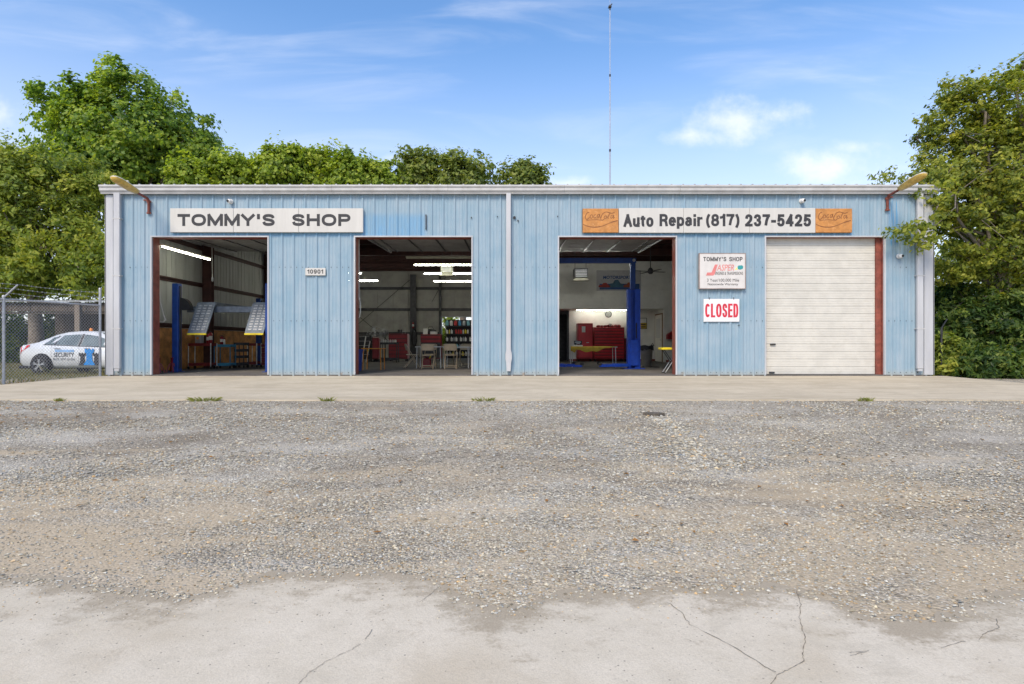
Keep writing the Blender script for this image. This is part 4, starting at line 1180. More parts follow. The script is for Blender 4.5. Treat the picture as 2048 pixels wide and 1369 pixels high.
def heater(px, py, Y, w, label, m):
    t = thing('shop_heater', label, 'heater', (PX(px, Y), Y, PZ(py, Y)), group='hanging gas heaters')
    MB().rbox(-w / 2, w / 2, -.25, .25, -.17, .22, .02).build('case', m, t)
    b = MB()
    for k in range(5): b.box(-w / 2 + .05, w / 2 - .05, -.262, -.2515, -.12 + k * .06, -.09 + k * .06)
    b.build('louvre', M_GREYST, t)
    MB().prism([(-w / 2 + .06, -.17), (w / 2 - .06, -.17), (w / 2 + .05, -.27), (-w / 2 - .05, -.27)], -.2, .2).build('hood', M_FIXT, t)
    for s in (-1, 1): MB().tube([(s * w * .4, 0, .2), (s * w * .4, 0, 4.9 - PZ(py, Y))], .008, 4).build('hanger', M_DARK, t)
heater(894, 540, 8.9, .48, 'hanging heater among strip lights in the second bay', M_FIXT)
heater(1161, 549, 8.0, .56, 'hanging heater left of the racing banner', M_DARK)

# folding chairs and card tables
def make_chair():
    t = thing('folding_chair', 'beige steel folding chair', 'chair', group='folding chairs round the card tables')
    for s in (-1, 1):
        MB().tube([(s * .215, .24, 0), (s * .205, -.02, .46), (s * .195, -.20, .78)], .0125, 8).build('leg', M_CHAIR, t)
        MB().tube([(s * .185, -.25, 0), (s * .18, .14, .44)], .0125, 8).build('leg', M_CHAIR, t)
    MB().tube([(-.195, -.20, .78), (-.15, -.215, .805), (.15, -.215, .805), (.195, -.20, .78)], .0125, 8).build('top_rail', M_CHAIR, t)
    V = []; n = 7
    for j, (y, z) in enumerate(((-.145, .60), (-.165, .66), (-.185, .73), (-.205, .795))):
        for i in range(n):
            u = -1 + 2 * i / (n - 1)
            V.append((u * .185, y - .03 * (1 - u * u), z - (.03 * abs(u) ** 3 if j == 3 else 0)))
    F0 = [(j * n + i, j * n + i + 1, (j + 1) * n + i + 1, (j + 1) * n + i) for j in range(3) for i in range(n - 1)]
    b = MB().add(V, F0, 0, True); b.add([(p[0], p[1] - .012, p[2]) for p in V], [f[::-1] for f in F0], 0, True)
    b.build('backrest', M_CHAIR, t)
    MB().rbox(-.19, .19, -.17, .22, .435, .462, .012).build('seat', M_CHAIR, t)
    MB().tube([(-.212, .19, .09), (.212, .19, .09)], .009, 6).tube([(-.183, -.20, .06), (.183, -.20, .06)], .009, 6).tube([(-.183, -.16, .11), (.183, -.16, .11)], .009, 6).build('stretcher', M_CHAIR, t)
    return t
ch = make_chair()
ch.location = (PX(856.5, 3.6), 3.6, 0); ch['label'] = 'folding chair with its back to the camera at the left card table'
dup(ch, (PX(901.5, 3.6), 3.6, 0), .06, 'folding chair with its back to the camera at the right card table')
dup(ch, (-3.42, 4.3, 0), math.radians(-72), 'folding chair at the left end of the card tables, seen side on')
dup(ch, (-1.12, 4.2, 0), math.radians(68), 'folding chair at the right end of the card tables')
dup(ch, (-2.92, 5.25, 0), math.radians(176), 'folding chair beyond the left card table, facing the door')
dup(ch, (-2.28, 5.3, 0), math.radians(184), 'folding chair beyond the gap between the card tables')
dup(ch, (-1.66, 5.25, 0), math.radians(178), 'folding chair beyond the right card table, facing the door')
def table(x0, x1, y0, y1, h, mat, label, cat='table', th=.03, r=.014, lab_group=None, name='card_table'):
    t = thing(name, label, cat, ((x0 + x1) / 2, (y0 + y1) / 2, 0), group=lab_group)
    w, dp = (x1 - x0) / 2, (y1 - y0) / 2
    MB().rbox(-w, w, -dp, dp, h - th, h, .008).build('tabletop', mat, t)
    for sx in (-1, 1):
        for sy in (-1, 1):
            MB().tube([(sx * (w - .06), sy * (dp - .06), h - th), (sx * (w - .045), sy * (dp - .045), 0)], r, 8).build('leg', mat, t)
    return t
table(-3.24, -2.34, 3.9, 4.8, .73, M_TABLEW, 'left one of the two white card tables', lab_group='white card tables')
table(-2.31, -1.41, 3.88, 4.78, .72, M_TABLEW, 'right one of the two white card tables', lab_group='white card tables')
table(PX(722, 2.6), PX(764, 2.6), 2.6, 3.2, .68, M_ORANGE, 'small orange table beside the blue bin', th=.025, name='side_table')
t = thing('recycling_bin', 'blue plastic bin behind the second bay left jamb', 'bin', (-4.75, 2.2, 0))
MB().add([(-.17, -.17, 0), (.13, -.17, 0), (.13, .17, 0), (-.17, .17, 0), (-.2, -.2, .64), (.16, -.2, .64), (.16, .2, .64), (-.2, .2, .64)], [(3, 2, 1, 0), (0, 1, 5, 4), (1, 2, 6, 5), (2, 3, 7, 6), (3, 0, 4, 7)]).build('tub', M_BINB, t)
MB().box(-.215, .175, -.215, -.195, .60, .65).box(-.215, .175, .195, .215, .60, .65).box(.155, .175, -.194, .194, .60, .65).box(-.215, -.195, -.194, .194, .60, .65).build('rim', M_BINB, t)

# tool chests, carts, fan along the back of the second bay
def chest(px0, px1, py0, pyb, Y, dp, mat, label, rows, cat='tool chest', split=None, m2=None, name='tool_chest', topmat=None):
    x0, x1 = PX(px0, Y), PX(px1, Y); h = PZ(py0, Y)
    t = thing(name, label, cat, ((x0 + x1) / 2, Y + dp / 2, 0))
    w = (x1 - x0) / 2
    MB().rbox(-w, w, -dp / 2, dp / 2, .12, h, .015).build('cabinet', mat, t)
    MB().box(-w + .02, w - .02, -dp / 2 - .003, -dp / 2 + .01, .15, h - .03).build('drawer_bay', M_BLACK, t)
    z = .16
    hs = (h - .20) / rows
    for k in range(rows):
        dr = MB().rbox(-w + .03, w - .03, -dp / 2 - .016, -dp / 2 - .0035, z + .012, z + hs - .012, .005).build('drawer', m2 if (m2 and split and z < split) else mat, t)
        MB().box(-w + .05, w - .05, -dp / 2 - .028, -dp / 2 - .0165, z + hs - .03, z + hs - .015).build('drawer_pull', M_CHROME if topmat is None else topmat, dr)
        z += hs
    for sx in (-1, 1):
        for sy in (-1, 1):
            MB().lathe([(.055, -.02), (.055, .02)], (sx * (w - .08), sy * (dp / 2 - .08), .056), 12, 'x').build('caster', M_RUBBER, t)
    return t
chest(777, 815, 668, 723, 11.4, .5, M_TRED, 'dark red tool chest behind the black tool cart', 6, topmat=M_TRED)
chest(841, 882, 669, 723, 11.7, .5, M_TRED, 'dark red tool chest with blue-black base left of the bottle rack', 6, split=.75, m2=M_DARK, topmat=M_DARK)
chest(744, 757, 676, 722, 10.8, .4, M_TRED, 'narrow bright red locker behind the orange table', 2, 'locker', name='locker', topmat=M_TRED)
chest(716, 741, 671, 724, 10.8, .5, M_DARK, 'black tool cabinet beside the second bay left jamb', 5, 'cabinet', name='tool_cabinet', topmat=M_CHROME)
t = cart(PX(779, 9.8), 9.8, .74, .45, .88, M_DARK, 'black tool cart with bottles on top before the red chest', (.14,), M_DARK)
t['group'] = 'black carts'
rng = random.Random(6)
for k in range(9):
    o = thing('small_can', 'pale can, %s from the left on the black tool cart' % ['first', 'second', 'third', 'fourth', 'fifth', 'sixth', 'seventh', 'eighth', 'ninth'][k], 'can', (PX(779, 9.8) - .30 + k * .075, 9.68, .84), group='cans on the black tool cart')
    MB().lathe([(.026, 0), (.026, .10 + .04 * rng.random()), (.012, .15), (.012, .17)], (0, 0, 0), 8).build('can_body', M_TABLEW if k % 3 else M_GREYST, o)
def drum_fan(x, y, z, r, label):
    t = thing('shop_fan', label, 'fan', (x, y, 0), group='shop fans at the back')
    b = MB()
    for k in range(20):
        a = 2 * math.pi * k / 20
        b.tube([(0, -.09, z), (r * .6 * math.cos(a), -.10, z + r * .6 * math.sin(a)), (r * math.cos(a), 0, z + r * math.sin(a)), (r * .6 * math.cos(a), .1, z + r * .6 * math.sin(a))], .005, 4, cap=False)
    for q, yy in ((1, 0), (.62, -.10), (.62, .10)):
        b.tube([(r * q * math.cos(2 * math.pi * k / 28), yy, z + r * q * math.sin(2 * math.pi * k / 28)) for k in range(29)], .009, 5, cap=False)
    b.build('guard', M_GREYST, t)
    for k in range(4):
        a = math.pi / 2 * k + .3
        ca, sa = math.cos(a), math.sin(a)
        V = [(.05 * ca, -.02, z + .05 * sa), (r * .85 * ca - .14 * r * sa, -.03, z + r * .85 * sa + .14 * r * ca), (r * .9 * ca + .2 * r * sa, .03, z + r * .9 * sa - .2 * r * ca), (.05 * ca + .04 * sa, .02, z + .05 * sa - .04 * ca)]
        MB().add(V + [(p[0], p[1] + .006, p[2]) for p in V], [(0, 1, 2, 3), (7, 6, 5, 4), (0, 4, 5, 1), (1, 5, 6, 2), (2, 6, 7, 3), (3, 7, 4, 0)]).build('blade', M_GREYST, t)
    MB().lathe([(.09, -.06), (.09, .16)], (0, 0, z), 12, 'y').build('motor', M_DARK, t)
    MB().tube([(0, .12, z), (0, .15, .05)], .025, 8).lathe([(.26, 0), (.26, .03), (.03, .06)], (0, .15, 0), 16).build('stand', M_DARK, t)
drum_fan(PX(751, 11.0), 11.0, PZ(671, 11.0), .40, 'large round shop fan above the tool cabinets')
drum_fan(PX(769, 11.9), 11.9, PZ(665, 11.9), .20, 'small round fan right of the large shop fan')
extinguisher(PX(826, 18.2), 18.25, PZ(657, 18.2), 'fire extinguisher hung on the dark column at the back', None, .42)

# loose shop clutter round the second bay
o = thing('air_hose', 'black air hose coiled on the dark column at the back', 'hose', (PX(829, 18.0), 18.0, 0))
b = MB()
for k in range(4): b.tube([((.13 + .012 * k) * math.cos(2 * math.pi * i / 18), -.03 * k, 1.15 + (.42 + .03 * k) * math.sin(2 * math.pi * i / 18)) for i in range(19)], .014, 5, cap=False)
b.tube([(.1, -.05, .8), (.16, -.1, .3), (.3, -.2, .02), (.7, -.3, .02)], .014, 5)
b.build('coil', M_RUBBER, o); MB().bar((0, .08, 1.55), (0, -.14, 1.57), .03).build('hook', M_GREYST, o)
o = thing('fuel_can', 'red fuel can on the floor under the left card table', 'can', (-3.02, 5.0, 0))
MB().rbox(-.16, .16, -.10, .10, 0, .30, .03).build('tank', M_TRED, o); MB().tube([(.1, 0, .30), (.16, 0, .40)], .02, 8).build('spout', M_YEL, o); MB().tube([(-.12, 0, .30), (-.10, 0, .36), (.04, 0, .36), (.06, 0, .30)], .012, 6).build('handle', M_TRED, o)
zc = PZ(669, 11.7)
o = thing('paper_notice', 'white paper notice leaning on the right red chest', 'notice', (PX(851, 11.8), 11.75, zc))
MB().bar((0, 0, 0), (0, .06, .27), .22, .006, up=(0, 1, 0)).build('sheet', M_TABLEW, o)
o = thing('parts_box', 'small pale parts box on the right red chest', 'box', (PX(867, 11.8), 11.9, zc))
MB().rbox(-.16, .16, -.1, .1, 0, .13, .006).build('carton', M_TABLEW, o); MB().box(-.155, .155, -.03, .03, .1305, .133).build('tape', M_BINT, o)
o = thing('duffel_bag', 'dark slumped bag on the right red chest behind the box', 'bag', (PX(861, 12.0), 12.08, zc))
MB().ball((0, 0, .12), .2, 12, 7, sc=(1.5, .6, .75)).build('sack', M_BLACK, o); MB().tube([(-.15, 0, .24), (-.08, 0, .36), (.08, 0, .36), (.15, 0, .24)], .014, 6).build('strap', M_DARK, o)
o = thing('bench_vise', 'dark bench vise on the red chest behind the black cart', 'vise', (PX(800, 11.6), 11.62, PZ(668, 11.4)))
MB().rbox(-.12, .12, -.1, .1, 0, .05, .01).rbox(-.1, .0, -.08, .08, .05, .2, .015).rbox(.03, .1, -.08, .08, .05, .2, .015).build('jaws', M_DARK, o); MB().tube([(.1, 0, .1), (.26, 0, .1)], .018, 8).tube([(.24, 0, .0), (.24, 0, .2)], .008, 6).build('screw_handle', M_GREYST, o)
for k, (x, y) in enumerate(((-6.6, 9.9), (-6.42, 9.95))):
    o = thing('floor_level', ('long pale level leaning on the black tool cabinet', 'shorter pale level leaning right of the long one')[k], 'level', (x, y, 0))
    MB().bar((0, 0, 0), (0, .7, 1.15 - .22 * k), .06, .03, up=(1, 0, 0)).build('beam', M_TABLEW, o); MB().bar((0, .33, .58 - .11 * k), (0, .37, .65 - .11 * k), .066, .034, up=(1, 0, 0)).build('vial', M_YEL, o)
# rack of bottles
Yr = 13.0
rk = thing('shelf_rack', 'black wire rack of bottles in front of the rear doorway', 'shelf', (PX(920, Yr), Yr, 0))
wr = (PX(950, Yr) - PX(892, Yr)) / 2
SHZ = [PZ(p, Yr) for p in (712, 697, 683, 668, 652)]
for sx in (-1, 1):
    for sy in (-1, 1):
        MB().tube([(sx * wr, sy * .18, 0), (sx * wr, sy * .18, PZ(636, Yr))], .014, 6).build('post', M_BLACK, rk)
MB().box(-wr + .02, wr - .02, .195, .205, .1, PZ(640, Yr)).build('back_panel', M_BLACK, rk)
for z in SHZ:
    MB().box(-wr + .016, wr - .016, -.19, .19, z - .045, z).build('shelf', M_BLACK, rk)
cols = {'white': (.62, .62, .6), 'blue': (.05, .22, .42), 'red': (.45, .03, .03), 'yellow': (.6, .5, .04), 'grey': (.3, .32, .34), 'black': (.03, .03, .035), 'aqua': (.2, .45, .52)}
BM = {}
ORD = ['first', 'second', 'third', 'fourth', 'fifth', 'sixth', 'seventh', 'eighth', 'ninth', 'tenth', 'eleventh', 'twelfth']
def bottle_mesh(cn, kind):
    key = (cn, kind)
    if key not in BM:
        m = pmat('bottle_' + cn, cols[cn], .35, var=.1)
        b = MB()
        if kind == 'jug': b.rbox(-.07, .07, -.05, .05, 0, .22, .02).lathe([(.03, .22), (.025, .27)], (0, 0, 0), 8).box(.03, .045, -.012, .012, .10, .25)
        elif kind == 'quart': b.rbox(-.048, .048, -.03, .03, 0, .17, .012).lathe([(.022, .17), (.016, .22)], (-.015, 0, 0), 8)
        else: b.lathe([(.032, 0), (.032, .16), (.014, .19), (.014, .22)], (0, 0, 0), 10)
        BM[key] = b.mesh('bottle', m)
    return BM[key]
rng = random.Random(12)
for si, (z, kinds, cl, nb, nm) in enumerate(((SHZ[4], ['jug'], ['aqua', 'white', 'red', 'blue', 'grey'], 7, 'top'), (SHZ[3], ['quart', 'can'], ['red', 'white', 'yellow', 'white', 'black', 'red', 'red'], 12, 'second'),
                               (SHZ[2], ['quart', 'can'], ['white', 'grey', 'white', 'black'], 12, 'third'), (SHZ[1], ['quart', 'can'], ['grey', 'white', 'yellow', 'aqua'], 11, 'fourth'), (SHZ[0], ['quart'], ['yellow', 'white', 'grey'], 9, 'bottom'))):
    for k in range(nb):
        x = rk.location.x - wr + .09 + (2 * wr - .18) * k / (nb - 1)
        o = put('bottle', bottle_mesh(cl[(k + si) % len(cl)], kinds[k % len(kinds)]), None, (x, Yr - .10, z))
        tag(o, '%s %s, %s from the left on the %s shelf of the black rack' % (cl[(k + si) % len(cl)], {'jug': 'plastic jug', 'quart': 'flat bottle', 'can': 'round bottle'}[kinds[k % len(kinds)]], ORD[k], nm), 'bottle', 'bottles on the black rack')

# right-hand open bay: two-post lift
t = thing('two_post_lift', 'bright blue two-post car lift in the third bay', 'car lift', (0, 3.57, 0))
XA, XB = 1.05, 3.98
for x, s in ((XA, 1), (XB, -1)):
    p = MB().box(x - .20, x + .20, .10, .13, .021, 2.6).box(x - .20, x - .16, -.14, .099, .021, 2.6).box(x + .16, x + .20, -.14, .099, .021, 2.6).box(x - .159, x - .10, -.14, -.12, .021, 2.6).box(x + .02, x + .159, -.14, -.12, .021, 2.6).build('column', M_LIFTB2, t)
    MB().box(x - .33, x + .33, -.24, .26, 0, .02).build('base_plate', M_LIFTB2, p)
    MB().rbox(x - .08, x + .08, .02, .17, 2.61, 3.47, .01).build('extension', M_LIFTB, p)
    cg = MB().rbox(x - .15, x + .15, -.20, .09, .10, .95, .02).build('carriage', M_LIFTB2, t)
    for k, (dx, dy) in enumerate(((1.06, -.45), (.92, .70))):
        a = Vector((x + s * .12, -.1, .13)); e = a + Vector((s * dx, dy, -.02))
        mid = a.lerp(e, .55)
        MB().bar(a, mid, .15, .09).bar(mid - (e - a) * .1, e, .11, .06).build('arm', M_LIFTB2, t)
        MB().lathe([(.06, .02), (.06, .09), (.04, .10)], (e.x, e.y, e.z), 10).build('lift_pad', M_RUBBER, t)
    MB().tube([(x + .06, -.165, 1.0), (x + .06, -.165, 1.5)], .02, 8).build('hydraulic_hose', M_BLACK, t)
MB().box(XA - .1, XB + .1, .03, .16, 3.475, 3.64).build('cross_beam', M_LIFTB, t)
MB().lathe([(.05, .0), (.05, .03)], (XB + .02, -.02, 3.56), 12, 'y').build('pulley', M_GREYST, t)

t = chest(1155, 1186, 647, 722, 11.15, .5, M_TRED2, 'tall bright red locker left of the wide red tool chest', 1, 'locker', name='locker', topmat=M_TRED2)
MB().box(-.16, .0, -.2705, -.266, 1.35, 1.62).build('paper_notice', M_TABLEW, t)
MB().box(.05, .17, -.272, -.266, .86, .89).build('badge', M_CHROME, t)
chest(1188, 1249, 655, 722, 11.15, .5, M_TRED2, 'wide bright red tool chest of many drawers under the clock', 10, topmat=M_MAROON)
chest(1250.5, 1257, 677, 722, 11.2, .45, M_MAROON, 'slim dark red side cabinet beside the wide red chest', 3, 'cabinet', name='tool_cabinet', topmat=M_MAROON)
o = thing('shop_rags', 'heap of red rags and a chrome tool on the red chest', 'rags', (PX(1218, 11.4), 11.4, PZ(655, 11.15)))
b = MB(); rng = random.Random(3)
for k in range(7): b.ball((-.5 + k * .16, rng.uniform(-.1, .1), .03 + .03 * rng.random()), .10, 8, 5, sc=(1.1, .9, .5 + .4 * rng.random()))
b.build('rag_heap', M_MAROON, o); MB().lathe([(.06, 0), (.09, .06), (.05, .12)], (.05, -.1, .06), 10).build('tool', M_CHROME, o)
o = thing('wall_clock', 'round black wall clock above the red tool chest', 'clock', (PX(1217, 11.72), 11.745, PZ(629, 11.72)))
MB().lathe([(.155, 0), (.155, -.035), (.13, -.035), (.13, -.02)], (0, 0, 0), 24, 'y').build('rim', M_BLACK, o)
MB().lathe([(.128, -.006), (.128, -.022)], (0, 0, 0), 24, 'y').build('dial', pmat('clock_dial', (.30, .30, .28), .4), o)
MB().bar((0, -.027, 0), (.05, -.027, .05), .012, .006).bar((0, -.027, 0), (-.09, -.027, .03), .010, .006).build('hand', M_BLACK, o)
o = thing('wall_sign', 'yellow and black framed sign on the white wall behind the lift', 'sign', (PX(1286.5, 11.72), 11.74, PZ(647, 11.72)))
MB().box(-.15, .15, -.03, -.012, -.25, .02).build('sign_panel', pmat('sign_ochre', (.42, .30, .05), .5), o)
b = MB().box(-.17, -.151, -.04, -.005, -.27, .25).box(.151, .17, -.04, -.005, -.27, .25).box(-.15, .15, -.04, -.005, .23, .25).box(-.15, .15, -.04, -.005, -.27, -.252)
for z in (-.05, -.16): b.box(-.11, .11, -.034, -.0305, z - .03, z + .01)
b.build('sign_frame', M_BLACK, o)
o = thing('trash_can', 'taupe trash can with black bag beside the lift', 'trash can', (PX(1293, 5.6), 5.6, 0))
MB().lathe([(.17, 0), (.18, .02), (.225, .68), (.235, .70), (.235, .73)], (0, 0, 0), 20).build('tub', M_BINT, o)
b = MB(); rng = random.Random(4)
pr = []
for k in range(24):
    a = 2 * math.pi * k / 24; pr.append((.245 + rng.uniform(0, .02), a, .60 + rng.uniform(-.03, .04)))
V = [(r * math.cos(a), r * math.sin(a), z) for r, a, z in pr] + [(.245 * math.cos(a), .245 * math.sin(a), .755 + .02 * math.sin(5 * a)) for r, a, z in pr] + [(.20 * math.cos(a), .20 * math.sin(a), .70) for r, a, z in pr]
b.add(V, [(i, (i + 1) % 24, 24 + (i + 1) % 24, 24 + i) for i in range(24)] + [(24 + i, 24 + (i + 1) % 24, 48 + (i + 1) % 24, 48 + i) for i in range(24)] + [tuple(range(48, 72))])
b.tube([(.16, 0, .75), (.22, 0, .84), (.27, 0, .74)], .015, 6)
b.build('bag', M_BLACK, o)
o = table(PX(1142, 4.7), PX(1235, 4.7), 4.7, 5.4, .72, M_TABLEW, 'long folding table under a yellow cloth before the red chests', name='folding_table')
w = (PX(1235, 4.7) - PX(1142, 4.7)) / 2
cl = thing('table_cloth', 'sagging yellow cloth draped over the long folding table', 'cloth', (o.location.x, o.location.y, 0))
V = []; n = 25
for i in range(n):
    u = -1 + 2 * i / (n - 1)
    sag = .03 + .15 * max(0, 1 - ((u + .2) / .75) ** 2) + .02 * math.sin(u * 13) + (.12 if u < -.82 else 0)
    for (y, z) in ((.2, .727), (-.355, .727), (-.372, .715), (-.378, .72 - sag * .5), (-.375, .72 - sag)):
        V.append((u * (w + .01) if u < .9 else .9 * w, y, z))
MB().add(V, [(i * 5 + k, (i + 1) * 5 + k, (i + 1) * 5 + k + 1, i * 5 + k + 1) for i in range(n - 1) for k in range(4)], 0, True).build('drape', M_YCLOTH, cl)
tag(cl.children[0], None)
o = thing('counter_sign', 'small dark message board propped on the yellow table', 'sign', (PX(1156, 4.95), 4.95, .728))
MB().rbox(-.14, .14, -.01, .01, .06, .20, .004).box(-.10, -.08, -.0, .08, .0, .06).box(.08, .10, -.0, .08, .0, .06).build('board', M_BLACK, o)
b = MB()
for z, a, c in ((.155, -.1, .09), (.125, -.11, .1), (.09, -.06, .07)): b.box(a, c, -.0125, -.0105, z, z + .014)
b.build('chalk_lines', M_TABLEW, o)
MB().rbox(-.18, .16, -.06, .0 - .012, 0, .045, .008).build('tray', M_TABLEW, o)
# narrow yellow table by the right jamb
Yt = .75
o = thing('folding_stand', 'yellow topped stand with crossed legs by the third bay right jamb', 'table', (PX(1342, Yt), Yt, 0))
MB().rbox(-.31, .34, -.19, .19, PZ(700, Yt), PZ(695.5, Yt), .01).build('tabletop', M_YEL, o)
for s in (-1, 1):
    MB().tube([(-.20, s * .15, .015), (.22, s * .13, .66)], .012, 6).build('leg', M_CHROME, o)
    MB().tube([(.20, s * .12, .015), (-.22, s * .10, .66)], .012, 6).build('leg', M_DARK, o)
MB().tube([(-.20, -.18, .014), (-.20, .18, .014)], .014, 6).build('foot', M_RUBBER, o)
o = thing('wall_cabinet', 'red metal cabinet with sloped top on the white wall by the jamb', 'cabinet', (PX(1346, 10.2), 10.2, PZ(679, 10.2)))
MB().prism([(-.28, 0), (.35, 0), (.35, .42), (.0, .40), (-.22, .26), (-.28, .2)], -.2, .09).build('case', M_TRED, o)
MB().box(-.2, .3, -.208, -.2005, .06, .2).build('door_panel', M_MAROON, o)
# banner
Yb = 10.27
o = thing('racing_banner', 'vinyl motorsport banner with cars high on the white wall', 'banner', (0, 0, 0))
def NX(px): return PX(px, Yb)
def NZ(py): return PZ(py, Yb)
MB().box(NX(1193), NX(1282), Yb - .006, Yb, NZ(582), NZ(541)).build('vinyl', pmat('banner_white', (.42, .42, .43), .5, var=.08), o)
MB().box(NX(1199), NX(1279), Yb - .009, Yb - .0065, NZ(579.5), NZ(576)).box(NX(1199), NX(1279), Yb - .009, Yb - .0065, NZ(575.9), NZ(568)).build('print_band', pmat('banner_blue', (.015, .06, .19), .5), o)
text_mesh('lettering', 'MOTORSPORT', NX(1206), NX(1263), NZ(558.5), NZ(552), Yb - .007, pmat('banner_blue', (0, 0, 0)), .03, .1, o)
def carprint(px, py, w, h, m):
    pl = [(-.5, 0), (-.5, .35), (-.42, .5), (-.22, .55), (-.1, .95), (.15, 1), (.3, .55), (.5, .42), (.5, 0)]
    MB().prism([(NX(px + q[0] * w), NZ(py - q[1] * h)) for q in pl], Yb - .0125, Yb - .0095).build('car_print', m, o)
carprint(1209, 575, 24, 9, pmat('banner_red', (.30, .025, .02), .5)); carprint(1232, 575, 28, 15, pmat('banner_teal', (.04, .11, .17), .5)); carprint(1258, 575, 22, 10, pmat('banner_rust', (.28, .07, .03), .5))
# ceiling fan
o = thing('ceiling_fan', 'dark ceiling fan hanging right of the racing banner', 'fan', (PX(1301, 8), 8, PZ(546, 8)))
MB().lathe([(.05, .2), (.11, .12), (.11, 0), (.06, -.05)], (0, 0, 0), 14).tube([(0, 0, .2), (0, 0, 1.1)], .018, 6).build('motor', M_DARK, o)
for k in range(4):
    a = .35 + math.pi / 2 * k
    ca, sa = math.cos(a), math.sin(a)
    MB().bar((.12 * ca, .12 * sa, .05), (.68 * ca, .68 * sa, .05), .13, .012).build('blade', M_DARK, o)

